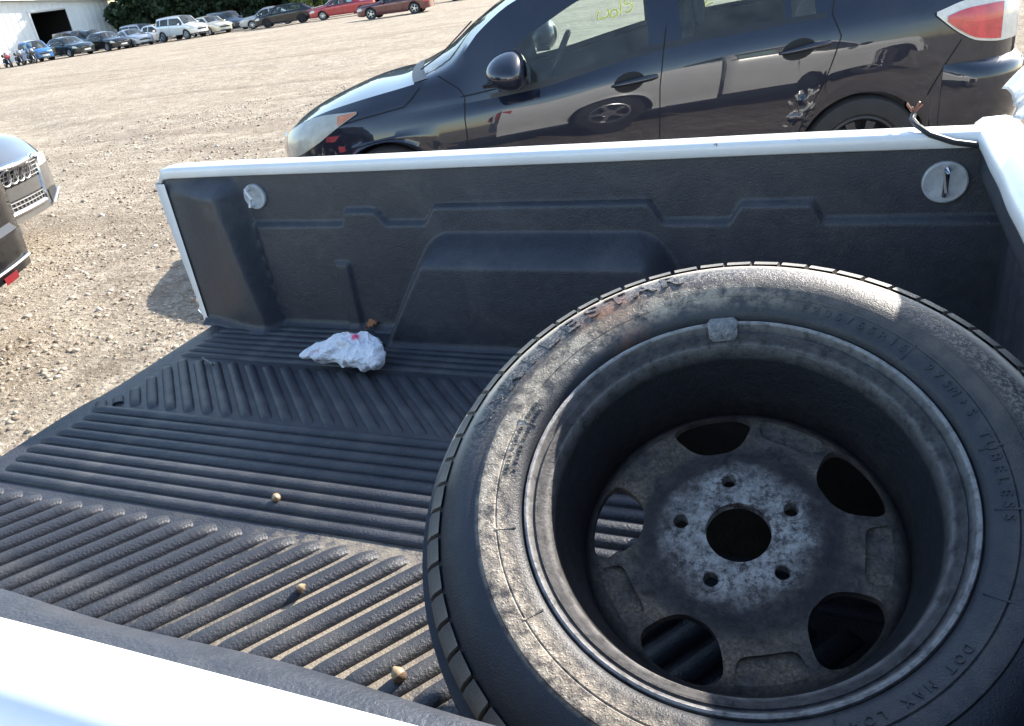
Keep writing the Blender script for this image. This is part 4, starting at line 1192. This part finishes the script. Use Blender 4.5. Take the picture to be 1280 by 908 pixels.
def leaf():
    MAT['leaf_dry'] = simple('dry_orange_leaf', (0.42, 0.16, 0.06), 0.7, 0, 0.35, 60)
    b = MB(); rows = []
    for i in range(9):
        u = i/8; wdt = .020*math.sin(PI*min(1, u*1.05))**.7*(1+.35*math.sin(u*22))
        rows.append([(u*.06, s_*wdt, .010+.012*math.sin(u*3)+.010*abs(s_)) for s_ in (-1, -.5, 0, .5, 1)])
    b.grid(rows); b.tube([(0, 0, .011), (-.02, .002, .006)], .001, 5)
    o = b.build('dry_leaf', 'leaf_dry', None); o.location = (.575, -.030, FZ+.003); o.rotation_euler = (R(20), R(-12), R(38)); o.scale = (.7, .7, .7)
    tag(o, 'dry orange leaf in the corner by the wheel house', 'leaf')
leaf()
def acorn(x, y, r, lab, rz, z=.012):
    root = empty('acorn', (x, y, FZ+z), rz, lab, 'acorn', 'acorns scattered on the bed floor')
    root.rotation_euler = (R(60), R(20), rz)
    MAT.setdefault('acorn', simple('acorn_shell', (0.42, 0.30, 0.17), 0.4, 0, 0.2, 90, coat=0.2))
    MAT.setdefault('acorn_cap', simple('acorn_cap', (0.17, 0.11, 0.07), 0.85, 0, 0.3, 200, bump=0.6, bscale=600))
    b = MB(); b.ell((0, 0, r*.9), (r*.92, r*.92, r*1.05), 18, 12, f=lambda p: Vector((p.x, p.y, p.z+(r*.18 if p.z > r*.95 else 0)))); b.build('nut', 'acorn', root)
    c = MB(); c.lathe([(0.0005, -r*.12), (r*.5, -r*.10), (r*.9, r*.18), (r*1.02, r*.55), (r*.98, r*.62), (r*.85, r*.55)], 18); c.build('cap', 'acorn_cap', root)
acorn(.800, -.742, .0085, 'acorn lying between the ribs of the middle straight band', .6)
acorn(.990, -.945, .0070, 'small dark acorn caught in a sandy diagonal groove', 2.1)
acorn(1.235, -1.057, .0100, 'pale acorn beside the tyre at the near bed wall', 4.0)
def screw():
    b = MB(); b.tube([(0, 0, 0), (.045, 0, 0)], .0028, 8); b.lathe([(.0005, -.004), (.006, -.003), (.006, 0), (.003, .002)], 12, 'x')
    o = b.build('screw', 'lead', None); o.location = (.215, -.258, FZ+.0125); o.rotation_euler = (0, R(4), R(-22))
    tag(o, 'small steel screw lying across the diagonal ribs', 'screw')
screw()

# crumpled clear plastic sheet between bed and cab
def plastic():
    m, t, b = new_mat('milky_plastic_film')
    b.inputs['Base Color'].default_value = (0.85, 0.87, 0.9, 1); b.inputs['Roughness'].default_value = 0.22
    b.inputs['Transmission Weight'].default_value = 0.25; b.inputs['Coat Weight'].default_value = 0.5
    bump_(t, b, noise_(t, 30, 4, 0.6), 0.4, 0.006)
    bm = MB(); rows = []
    for i in range(29):
        u = i/28; row = []
        for j in range(29):
            v = j/28
            x = 2.010+.15*u+.008*math.sin(v*5); y = .24-.30*v+.012*math.sin(u*7); z = .466+.17*u+.02*math.sin(v*3.1)*u
            q = Vector((x*7, y*7, z*7)); k = abs(noise.noise(q))+.4*abs(noise.noise(q*2.3))
            row.append((x+.03*k-.008, y+.03*k, z+.02*k))
        rows.append(row)
    bm.grid(rows); o = bm.build('plastic_sheet', m, None, off=ROFF, angle=16)
    so = o.modifiers.new('thick', 'SOLIDIFY'); so.thickness = .0012
    tag(o, 'crumpled milky plastic sheet stuffed between truck bed and cab', 'plastic sheet')
plastic()

# ------------------------------------------------------------------ other cars
def generic(kind, L, H, W):
    """shell for a car kind; proportions scaled to length, height and width"""
    K_ = {'sedan': dict(c0=.27, r0=.43, r1=.66, c1=.83, hood=.62, deck=.66), 'suv': dict(c0=.24, r0=.36, r1=.90, c1=.985, hood=.60, deck=.60),
          'hatch': dict(c0=.24, r0=.42, r1=.80, c1=.97, hood=.62, deck=.68), 'coupe': dict(c0=.32, r0=.50, r1=.62, c1=.84, hood=.64, deck=.68),
          'micro': dict(c0=.16, r0=.40, r1=.86, c1=.985, hood=.56, deck=.60), 'van': dict(c0=.16, r0=.33, r1=.92, c1=.985, hood=.58, deck=.58)}[kind]
    c0, r0, r1, c1 = (K_[k]*L for k in ('c0', 'r0', 'r1', 'c1')); hb, dk = K_['hood']*H, K_['deck']*H
    hw = W/2; zb = .16*H if kind != 'suv' else .22*H
    wr = .31 if H < 1.62 else .36
    xw = (.20*L if kind != 'micro' else .19*L, .80*L if kind != 'micro' else .82*L)
    return Shell(L,
        hw=[(0, hw*.72), (.03*L, hw*.84), (.08*L, hw*.93), (.2*L, hw), (.8*L, hw), (.93*L, hw*.95), (.98*L, hw*.86), (L, hw*.76)],
        zb=[(0, zb+.04), (.1*L, zb), (.9*L, zb), (L, zb+.06)],
        zs=[(0, .33*H), (.08*L, .46*H), (.3*L, .54*H), (.8*L, .58*H), (L, .5*H)],
        zt=[(0, .43*H), (.06*L, .52*H), (.2*L, .58*H), (.4*L, .615*H), (.8*L, .645*H), (L, min(dk, .63*H))],
        yt=[(0, .96), (L, .95)],
        y4=[(0, .84), (c0, .86), (r0, .72), (r1, .71), (c1, .80), (L, .82)],
        z4=[(0, .45*H), (.06*L, hb*.90), (c0*.7, hb*.98), (c0, hb+.02), (r0, .93*H), ((r0+r1)/2, .965*H), (r1, .94*H), (c1, dk*1.02), (L, dk*.97 if kind in ('sedan', 'coupe') else dk)],
        z5=[(0, .48*H), (.06*L, hb*.96), (c0*.7, hb*1.04), (c0*.95, hb*1.08), (r0, .97*H), ((r0+r1)/2, H), (r1, .975*H), (c1, dk*1.07), (L, dk*1.0)],
        gtop=[(c0+.02, .60*H), (r0, .88*H), ((r0+r1)/2, .90*H), (r1, .87*H), (c1, .68*H)],
        wheels=xw, archr=wr*1.13, wcz=wr, bow=[(0, .10), (c0, .16), (r0, .05), (r1, 0), (L, -.06)], front_bow=.12, rear_bow=.08), (c0, r0, r1, c1, wr, xw, hw, zb)
_paints = {}
def car_paint(c, metal=.3):
    key = (c, metal)
    if key not in _paints: _paints[key] = paint('car_paint_%d' % len(_paints), c, metal if max(c) > .03 else 0.0, .3, .15 if max(c) > .03 else .015)
    return _paints[key]
def parked(name, kind, xy, heading, c, L, H, W, label, group=None, cat='car', rims='alloy', grille=True, step=.14, two_tone=None, spokes=7, front_detail=True, lift=0.0):
    """heading: compass angle of the nose in degrees, counter-clockwise from +X; xy is the middle of the car"""
    a = R(heading)+PI
    root = empty(name, (xy[0], xy[1], zground(*xy)+lift), a, label, cat, group)
    s, (c0, r0, r1, c1, wr, xw, hw, zb) = generic(kind, L, H, W)
    sh = Matrix.Translation((-L/2, 0, 0))
    def tr(o): o.matrix_basis = sh @ o.matrix_basis; return o
    pm = car_paint(c)
    mid = r0+(r1-r0)*.42
    if kind in ('coupe', 'micro'): wins = [(c0+.12, r1+.05)]; doors = (('front_door', c0+.05, r1+.1),)
    elif kind in ('suv', 'van'): wins = [(c0+.12, mid-.04), (mid+.05, r1-.45), (r1-.38, r1+.02)]; doors = (('front_door', c0+.1, mid), ('rear_door', mid, r1-.42))
    else: wins = [(c0+.12, mid-.04), (mid+.05, r1+.06)]; doors = (('front_door', c0+.1, mid), ('rear_door', mid, r1+.12))
    objs = build_shell(s, root, pm, wins, (c0, r0+.02), (r1+.04, c1-.02), step=step, doors=doors, hood=c0, tr=tr, pillar_mat=pm)
    if two_tone:
        for k_, o in objs.items():
            if k_ in ('roof',) or k_.startswith('pillar'): o.data.materials[0] = two_tone
    for mir in (False, True):
        zl, zh = .40*H, .50*H
        tr(patch(s, .012*L, .085*L, lambda x: zl, lambda x: min(zh, s.zt(x)-.012)+(x/L-.012)*.25, 7, 4, .006, mir).build('headlight', 'white_lens', root))
        tr(patch(s, L*.925, L*.995, lambda x: .46*H, lambda x: .58*H, 6, 4, .006, mir).build('tail_light', 'red_lens', root))
        sg = -1 if mir else 1
        b = MB(); b.ell((c0+.30, sg*-(hw+.06), .64*H), (.07, .11, .07), 12, 8); tr(b.build('door_mirror', pm, root))
        for d in doors:
            seam(s, [(d[1], s.zt(d[1])-.01), (d[1], .45*H), (d[1]+.02, zb+.06)], .012, .003, 6, mir)
            b = seam(s, [(d[2], s.zt(d[2])-.01), (d[2], .45*H), (d[2], zb+.06)], .012, .003, 6, mir); tr(b.build('shut_line', 'seam', root))
            p = s.side(d[2]-.16, .56*H, .015); b = MB(); b.box((p.x-.09, p.y-.012, p.z-.012), (p.x+.09, p.y+.012, p.z+.012))
            if mir: b.v = [(x, -y, z) for x, y, z in b.v]
            tr(b.build('door_handle', pm, root, smooth=False))
        for x in xw: tr(add_wheel(root, x, -sg*(hw-.115), wr, .2, wr*.67, spokes, mirror=mir, rim_mat=rims))
    if front_detail:
        def fr(y0, y1, z0, z1, nm, mt, off):
            b = MB(); b.grid([[s.cap(y0+(y1-y0)*i/8, z0+(z1-z0)*j/3, 0, off) for j in range(4)] for i in range(9)]); tr(b.build(nm, mt, root))
        fr(-.42, .42, .345*H, .405*H, 'grille', 'black_plastic', .006)
        fr(-.45, .45, .17*H, .23*H, 'lower_grille', 'black_plastic', .006)
        fr(-.26, .26, .255*H, .325*H, 'licence_plate', 'plate', .010)
        b = MB(); b.tube([s.cap(-.44+.88*i/10, .412*H, 0, .008) for i in range(11)], .012, 6); tr(b.build('grille_trim', 'chrome', root))
    for y in (.36, -.36): seat(root, r0-.1*L+.12, y, .36*H, .80*H, tr=tr)
    return root, s, tr
G_ROW = 'cars parked in a row across the far side of the lot'
CC = (1.74, -1.67)
def far_xy(px, py, D):
    d = math.hypot(px-CC[0], py-CC[1]); return (CC[0]+(px-CC[0])*D/d, CC[1]+(py-CC[1])*D/d)
blk, slv, wht = (.012, .013, .015), (.42, .43, .44), (.72, .72, .70)
ROW = [
 ('micro_car', 'micro', far_xy(-59.56, 48.53, 73.5), -14, (.03, .16, .42), 2.7, 1.55, 1.56, 'tiny blue two-seat microcar with silver roof beside the motorcycles'),
 ('sedan_car', 'sedan', far_xy(-57.39, 49.81, 74.5), -10, (.012, .02, .022), 4.9, 1.46, 1.85, 'dark green-black sedan parked next to the tiny blue microcar'),
 ('van_car', 'van', far_xy(-135.16, 119.68, 83), -12, (.03, .035, .08), 4.8, 1.85, 1.9, 'navy blue van in front of the dark garage doorway'),
 ('suv_car', 'suv', far_xy(-81.31, 74.38, 82), -12, (.02, .02, .022), 4.5, 1.75, 1.8, 'black upright car with raised tail behind the black sedan'),
 ('sedan_car', 'sedan', far_xy(-57.13, 53.52, 74.5), -12, blk, 4.7, 1.42, 1.78, 'black sedan with bright headlights between green-black sedan and silver coupe'),
 ('coupe_car', 'coupe', far_xy(-60.74, 60.14, 75), -22, (.30, .33, .38), 4.4, 1.33, 1.76, 'silver-blue coupe with missing front bumper'),
 ('suv_car', 'suv', far_xy(-76.73, 77.4, 83), -12, (.40, .42, .45), 4.6, 1.66, 1.8, 'silver sport utility car behind the silver coupe'),
 ('sedan_car', 'sedan', far_xy(-60.81, 63.54, 78), -10, (.74, .72, .66), 4.7, 1.45, 1.8, 'cream white sedan beside the tall white four-wheel-drive'),
 ('suv_car', 'suv', far_xy(-53.47, 58.76, 73.5), -8, wht, 4.6, 1.78, 1.75, 'tall white four-wheel-drive with black bumper'),
 ('sedan_car', 'sedan', far_xy(-49.65, 58.01, 75), -22, (.60, .56, .44), 4.7, 1.44, 1.78, 'pale beige sedan with dark grille facing the lot'),
 ('suv_car', 'suv', far_xy(-51.54, 62.54, 77), -22, (.03, .045, .07), 4.6, 1.64, 1.83, 'dark blue crossover next to the pale beige sedan'),
 ('sedan_car', 'sedan', far_xy(-44.2, 59.2, 73), -150, slv, 4.6, 1.45, 1.76, 'silver sedan nosed in front of the black hatchback'),
 ('hatch_car', 'hatch', far_xy(-41.5, 57.6, 68.5), -152, blk, 4.35, 1.47, 1.76, 'black hatchback seen side-on in the far row'),
 ('sedan_car', 'sedan', far_xy(-38.2, 60.6, 73.5), -152, wht, 4.6, 1.47, 1.78, 'white car with bright windscreen behind the black hatchback'),
 ('sedan_car', 'sedan', far_xy(-35.3, 56.6, 66.5), -154, (.36, .016, .03), 4.85, 1.44, 1.8, 'bright red sedan with chrome wheels in the far row'),
 ('sedan_car', 'sedan', far_xy(-24.6, 57.5, 66), -154, (.03, .03, .034), 4.7, 1.45, 1.8, 'dark sedan beyond the maroon roadster'),
]
for nm, kd, xy, hd, c_, L_, H_, W_, lb in ROW:
    rims = 'black_plastic' if nm == 'hatch_car' else 'alloy'
    tt = car_paint((.50, .51, .52)) if kd == 'micro' else None
    parked(nm, kd, xy, hd, c_, L_, H_, W_, lb, G_ROW, rims=rims, two_tone=tt)
parked('roadster_car', 'coupe', far_xy(-24.0, 44.6, 51.0), -166, (.10, .018, .022), 4.3, 1.29, 1.78, 'maroon roadster parked alone on the open gravel', None, spokes=5, front_detail=False)
# white car behind the tail of the hatchback
parked('sedan_car', 'sedan', (5.35, 9.6), -100, wht, 4.7, 1.45, 1.8, 'white car parked beyond the tail of the navy hatchback', None)

# ---- silver saloon nose at the left edge
def audi():
    xy = (-6.16, 1.55); hd = 20
    root, s, tr = parked('sedan_car', 'sedan', xy, hd, (.07, .071, .074), 4.6, 1.42, 1.83, 'silver sedan with large chrome-framed grille and four interlocked rings, nose towards the truck', None, front_detail=False, step=.06)
    H = 1.42
    def gw(z): u = (z-.22*H)/(.47*H-.22*H); return .30+.09*u-.05*max(0, u-.7)
    P = []
    zs_ = [.235*H+(.470-.235)*H*k/14 for k in range(15)]
    frame = [s.cap(gw(z), z, 0, .012) for z in zs_]+[s.cap(gw(zs_[-1])*(1-k/5), zs_[-1], 0, .012) for k in range(1, 11)]+[s.cap(-gw(z), z, 0, .012) for z in zs_[::-1]]+[s.cap(-gw(zs_[0])*(1-k/5), zs_[0], 0, .012) for k in range(1, 11)]
    b = MB(); b.tube(frame, .016, 8, False); tr(b.build('grille_frame', 'chrome', root))
    b = MB(); b.grid([[s.cap(gw(z)*(-1+2*i/10), z, 0, .004) for z in zs_] for i in range(11)]); tr(b.build('grille_backing', 'dark_void', root))
    pm = s
    b = MB(); zm = (.30*H, .365*H); b.grid([[s.cap((gw(z)-.01)*(-1+2*i/8), z, 0, .011) for z in [zm[0]+(zm[1]-zm[0])*j/4 for j in range(5)]] for i in range(9)]); tr(b.build('grille_cross_panel', car_paint((.07, .071, .074)), root))
    for zr in ([.247*H+.021*H*k for k in range(3)], [.380*H+.0215*H*k for k in range(5)]):
        for z in zr:
            b = MB(); b.tube([s.cap(gw(z)*(-1+2*i/8), z, 0, .012) for i in range(9)], .0045, 5); tr(b.build('grille_slat', 'slat', root))
        for i in range(-7, 8):
            b = MB(); b.tube([s.cap(i*.05, z, 0, .012) for z in (zr[0]-.01, zr[-1]+.008) if abs(i*.05) < gw(z)] or [(0, 0, .5), (0, 0, .501)], .0045, 5)
            if abs(i*.05) < gw(zr[0]): tr(b.build('grille_slat', 'slat', root))
    for i in range(4):
        yc = -.129+.086*i; zc = .418*H; b = MB()
        b.tube([s.cap(yc+.056*math.cos(2*PI*k/28), zc+.056*math.sin(2*PI*k/28), 0, .030) for k in range(29)], .0065, 8, False); tr(b.build('badge_ring', 'slat', root))
    for sg in (1, -1):
        b = MB(); b.grid([[s.cap(sg*(.42+.20*i/5), z, 0, .006) for z in (.20*H, .23*H, .27*H)] for i in range(6)]); tr(b.build('corner_intake', 'black_plastic', root))
        b = MB(); b.tube([s.cap(sg*(.40+.25*i/6), .195*H+.012*i, 0, .016) for i in range(7)], .012, 6); tr(b.build('spoiler_lip', 'chrome', root))
        b = MB(); b.grid([[s.cap(sg*(.41+.21*i/6), z0+(z1-z0)*j/3, 0, .007) for j, (z0, z1) in enumerate([(.40*H, .465*H)]*4)] for i in range(7)]); tr(b.build('headlight_lens', 'white_lens', root))
audi()
# ---- black car tail corner at the left edge
def black_suv():
    root, s, tr = parked('suv_car', 'suv', (-4.17, -.31), 200, (.004, .004, .005), 4.6, 1.68, 1.84, 'black sport utility car with red bumper reflector, tail towards the truck', None, front_detail=False, step=.08)
    H, L = 1.68, 4.6
    bp = car_paint((.004, .004, .005)).node_tree.nodes['Principled BSDF']; bp.inputs['Coat IOR'].default_value = 1.33; bp.inputs['Specular IOR Level'].default_value = 0.05
    for sg in (1, -1):
        b = MB(); b.grid([[s.cap(sg*(.33+.14*i/6), .248*H+.022*H*j/2, 1, .006) for j in range(3)] for i in range(7)]); MAT.setdefault('dark_red', simple('dark_red_reflector', (0.16, 0.008, 0.012), 0.3, coat=0.5)); tr(b.build('bumper_reflector', 'dark_red', root))
    b = MB(); b.tube([s.cap(-.66+1.32*i/14, .285*H, 1, .008) for i in range(15)], .008, 6); tr(b.build('bumper_trim', 'chrome', root))
    b = MB(); b.grid([[s.cap(-.60+1.2*i/10, .36*H+.03*j, 1, .03*(1-abs(j-1))) for j in range(3)] for i in range(11)]); tr(b.build('bumper_step', 'black_plastic', root))
black_suv()

# ------------------------------------------------------------------ motorcycles
def motorcycle(xy, rz, c, lab):
    root = empty('motorcycle', (xy[0], xy[1], zground(*xy)), rz, lab, 'motorcycle', 'motorcycles standing by the white building')
    pm = car_paint(c)
    for x in (-.68, .68):
        b = MB(); b.lathe([(.24, -.05), (.29, -.055), (.315, 0), (.29, .055), (.24, .05), (.24, -.05)], 24, 'y', c=(x, 0, .315)); w_ = b.build('wheel', 'rubber', root)
        r_ = MB()
        for k in range(6): r_.tube([(x, 0, .315), (x+.25*math.cos(k*PI/3), 0, .315+.25*math.sin(k*PI/3))], .012, 5)
        r_.build('rim', 'alloy', w_)
    b = MB(); b.tube([(-.68, 0, .315), (-.3, 0, .55), (.25, 0, .80), (.45, 0, .85)], .035, 6); b.tube([(-.25, 0, .30), (.25, 0, .30), (.42, 0, .82)], .03, 6); b.build('frame', 'black_plastic', root)
    b = MB(); b.ell((0, 0, .45), (.34, .20, .24)); b.build('engine', 'black_plastic', root)
    b = MB(); b.ell((.40, 0, .78), (.30, .20, .26)); b.build('fairing', pm, root)
    b = MB(); b.ell((.12, 0, .86), (.28, .14, .13)); b.build('fuel_tank', pm, root)
    b = MB(); b.ell((-.42, 0, .80), (.42, .16, .13)); b.build('seat', 'black_plastic', root)
    b = MB(); b.tube([(.68, .07, .315), (.48, .07, .95)], .022, 6); b.tube([(.68, -.07, .315), (.48, -.07, .95)], .022, 6); b.build('fork', 'chrome', root)
    b = MB(); b.tube([(.30, -.36, 1.02), (.44, -.15, 1.03), (.44, .15, 1.03), (.30, .36, 1.02)], .014, 6); b.build('handlebar', 'chrome', root)
    b = MB(); b.ell((.60, 0, .92), (.09, .10, .10)); b.build('headlamp', 'white_lens', root)
    b = MB(); b.tube([(.1, -.16, .28), (-.7, -.20, .34)], .04, 8); b.build('exhaust', 'chrome', root)
for px, py, c_, lb in [(-58.6, 42.9, (.02, .02, .025), 'black motorcycle at the end of the line by the building'), (-58.0, 43.5, (.03, .03, .03), 'black motorcycle between the end one and the red one'),
                       (-57.4, 44.1, (.45, .05, .06), 'red motorcycle in the line of black ones'), (-56.8, 44.7, (.12, .12, .13), 'grey motorcycle beside the red one'), (-56.2, 45.3, (.02, .03, .05), 'black motorcycle standing next to the blue microcar')]:
    motorcycle(far_xy(px, py, 71.5), R(-24), c_, lb)

# ------------------------------------------------------------------ white building
def building():
    MAT['siding'] = simple('white_metal_siding', (0.80, 0.80, 0.78), 0.5, 0, 0.05, 0.6)
    MAT['roofing'] = simple('pale_metal_roof', (0.62, 0.62, 0.60), 0.45, 0.3, 0.1, 1)
    Rt = Vector((-66.65, 64.27, 0)); Lf = Rt+Vector((-.0872, -.9962, 0))*22     # wall facing the lot: right corner, left end
    d = (Lf-Rt).normalized(); nrm = Vector((-d.y, d.x, 0))
    if nrm.dot(Vector((1.7, -1.7, 0))-Rt) < 0: nrm = -nrm
    W_ = (Lf-Rt).length; zb = zground(Rt.x, Rt.y)-.2
    root = empty('warehouse_building', (Rt.x, Rt.y, zb), math.atan2(d.y, d.x), 'white metal warehouse with a dark open garage doorway behind the parked cars', 'building')
    sg = 1 if Vector((-d.y, d.x, 0)).dot(nrm) > 0 else -1
    D_ = 18.0; He = 4.3; Hp = 5.2
    def zr(x): return He+(Hp-He)*(1-abs(x-W_/2)/(W_/2))
    dx0, dx1, dh = 4.85, 8.55, 4.0
    b = MB()
    def front(xa, xb, za, zb_fn):
        n = max(1, int((xb-xa)/.6)); 
        for i in range(n):
            x0, x1 = xa+(xb-xa)*i/n, xa+(xb-xa)*(i+1)/n
            b.add([(x0, 0, za), (x1, 0, za), (x1, 0, zb_fn(x1)), (x0, 0, zb_fn(x0))], [(0, 1, 2, 3)])
            b.box((x0-.02, min(0, sg*.03), za), (x0+.02, max(0, sg*.03), zb_fn(x0)-.05))
    front(0, dx0, 0, zr); front(dx1, W_, 0, zr); front(dx0, dx1, dh, zr)
    for x in (0, W_): b.add([(x, 0, 0), (x, -sg*D_, 0), (x, -sg*D_, zr(x)), (x, 0, zr(x))], [(0, 1, 2, 3)])
    b.add([(0, -sg*D_, 0), (W_, -sg*D_, 0), (W_, -sg*D_, He), (W_/2, -sg*D_, Hp), (0, -sg*D_, He)], [(0, 1, 2, 3, 4)])
    b.build('wall', 'siding', root, smooth=False)
    r_ = MB()
    for xa, xb in ((-.35, W_/2), (W_/2, W_+.35)):
        za, zc = (He-.08, Hp+.05) if xa < 0 else (Hp+.05, He-.08)
        P = [(xa, sg*.5, za), (xb, sg*.5, zc), (xb, -sg*(D_+.4), zc), (xa, -sg*(D_+.4), za)]
        r_.add(P+[(x, y, z+.14) for x, y, z in P], [(0, 1, 2, 3), (7, 6, 5, 4), (0, 4, 5, 1), (1, 5, 6, 2), (2, 6, 7, 3), (3, 7, 4, 0)])
    r_.build('roof', 'roofing', root, smooth=False)
    f = MB()
    for x in (dx0-.08, dx1+.08): f.box((x-.09, min(sg*.03, sg*.12), 0), (x+.09, max(sg*.03, sg*.12), dh+.1))
    f.box((dx0-.2, min(sg*.03, sg*.12), dh+.1), (dx1+.2, max(sg*.03, sg*.12), dh+.28)); f.build('door_frame', 'siding', root, smooth=False)
    g = MB(); g.box((dx0-2, min(-sg*.3, -sg*9), .02), (dx1+2, max(-sg*.3, -sg*9), .05)); g.build('garage_floor', 'dark_void', root, smooth=False)
    i_ = MB(); y0, y1 = -sg*.1, -sg*9
    for x in (dx0-2, dx1+2): i_.box((x-.05, min(y0, y1), 0), (x+.05, max(y0, y1), 4.0))
    i_.box((dx0-2, min(y1, y1-sg*.1), 0), (dx1+2, max(y1, y1-sg*.1), 4.2)); i_.box((dx0-2, min(y0, y1), 4.12), (dx1+2, max(y0, y1), 4.2)); i_.build('garage_interior', 'interior', root, smooth=False)
    dp = MB(); dp.tube([(.12, sg*.12, He-.1), (.12, sg*.12, .1)], .06, 8); dp.build('downpipe', 'siding', root)
    l = MB(); l.box((-.1, min(sg*.1, sg*.6), He-.75), (.5, max(sg*.1, sg*.6), He-.65)); l.tube([(.2, sg*.05, He-.5), (.2, sg*.5, He-.45)], .03, 6); l.build('wall_lamp', 'black_plastic', root, smooth=False)
building()

# ------------------------------------------------------------------ trees behind the far row
def leaf_mat(name, a, b_):
    m, t, b = new_mat(name); g = N(t, 'ShaderNodeNewGeometry')
    c = mixc(t, g.outputs['Random Per Island'], a, b_); t.links.new(c, b.inputs['Base Color']); b.inputs['Roughness'].default_value = 0.6
    tl = N(t, 'ShaderNodeBsdfTranslucent'); t.links.new(c, tl.inputs[0]); mx = N(t, 'ShaderNodeMixShader'); mx.inputs[0].default_value = 0.3
    t.links.new(b.outputs[0], mx.inputs[1]); t.links.new(tl.outputs[0], mx.inputs[2]); t.links.new(mx.outputs[0], t.nodes['Material Output'].inputs[0])
    return m
MAT['leaf_dark'] = leaf_mat('dark_evergreen_leaf', (.018, .038, .018), (.045, .075, .03))
MAT['leaf_light'] = leaf_mat('yellow_green_leaf', (.10, .15, .03), (.28, .30, .08))
MAT['bark'] = simple('bark', (0.10, 0.075, 0.055), 0.9, 0, 0.3, 10, bump=0.5, bscale=30)
def tree(xy, h, rad, mat, label, nleaf, seed, low=.12, size=.28):
    rr = np.random.default_rng(seed); rd = random.Random(seed)
    z0 = zground(*xy)-.2
    root = empty('tree', (xy[0], xy[1], z0), rd.random()*6, label, 'tree', 'trees behind the far row of cars')
    b = MB(); tr_h = h*.75
    b.tube([(0, 0, 0), (.1, .05, h*.25), (.0, .15, h*.5), (.1, .1, tr_h)], [h*.022, h*.018, h*.012, h*.004], 9)
    cl = []
    for k in range(60):
        u = low+(1-low)*rd.random()**1.25; a = rd.random()*6.28; rmax = rad*(1.05-u**2.2*.85)*(.55+.45*min(1, (u-low)/.12+.4)); q = rmax*math.sqrt(rd.random())
        p = Vector((q*math.cos(a), q*math.sin(a), u*h)); cl.append((p, rad*rd.uniform(.20, .38)))
        if k % 2 == 0: b.tube([(0.05, .1, max(.5, p.z-.25*h*rd.uniform(.3, .8))), (p.x*.5, p.y*.5, p.z-.05*h), tuple(p)], [h*.007, h*.005, h*.002], 5)
    b.build('trunk', 'bark', root)
    cp = np.array([tuple(p) for p, _ in cl]); cr_ = np.array([q for _, q in cl]); ix = np.arange(nleaf) % len(cl)
    def unit(a): return a/np.linalg.norm(a, axis=1, keepdims=True)
    c = cp[ix]+unit(rr.normal(size=(nleaf, 3)))*(cr_[ix]*rr.random(nleaf)**.4)[:, None]*np.array([1, 1, .8])
    u = unit(rr.normal(size=(nleaf, 3))); v = unit(np.cross(u, rr.normal(size=(nleaf, 3)))); sz = (size*rr.uniform(.5, 1.2, nleaf))[:, None]
    V = np.stack([c-u*sz, c-v*sz*.5, c+u*sz, c+v*sz*.5], 1)
    o = raw_mesh('crown', V.reshape(-1, 3), np.arange(nleaf*4).reshape(-1, 4), mat, root)
    return root
tl = [((-62, 69.5), 12, 4.6, 0), ((-60, 77), 14, 5.2, 0), ((-65, 73), 13, 5, 0), ((-53.5, 76), 14, 4.6, 0), ((-50.5, 82), 17, 5.5, 0), ((-46, 78), 15, 5, 0), ((-42, 84), 16, 5.4, 0), ((-57, 70.5), 10, 3.6, 0), ((-48.5, 73), 12, 4.2, 0), ((-37, 80), 15, 5, 0), ((-63.5, 65.8), 9, 3.6, 0), ((-70, 78), 14, 5.5, 0)]
labs = ['tall dark evergreen tree against the warehouse corner', 'broad dark evergreen tree behind the cream white sedan', 'dark evergreen tree behind the warehouse edge', 'dark evergreen tree behind the tall white four-wheel-drive', 'large dark tree behind the beige sedan', 'dark tree behind the black hatchback', 'dark tree behind the white car of the far row', 'low dark tree filling in behind the silver coupe', 'low dark tree behind the dark blue crossover', 'dark tree beyond the red sedan', 'bushy dark tree growing right at the warehouse corner', 'dark tree rising behind the warehouse wall']
for k, ((p, h, rd_, _), lb) in enumerate(zip(tl, labs)): tree(p, h, rd_, 'leaf_dark', lb, 15000, 20+k, low=.0, size=.36)
tree((-45.6, 68.5), 5.0, 2.3, 'leaf_light', 'small sunlit yellow-green shrub tree among the dark trees', 3500, 99, low=.05, size=.2)
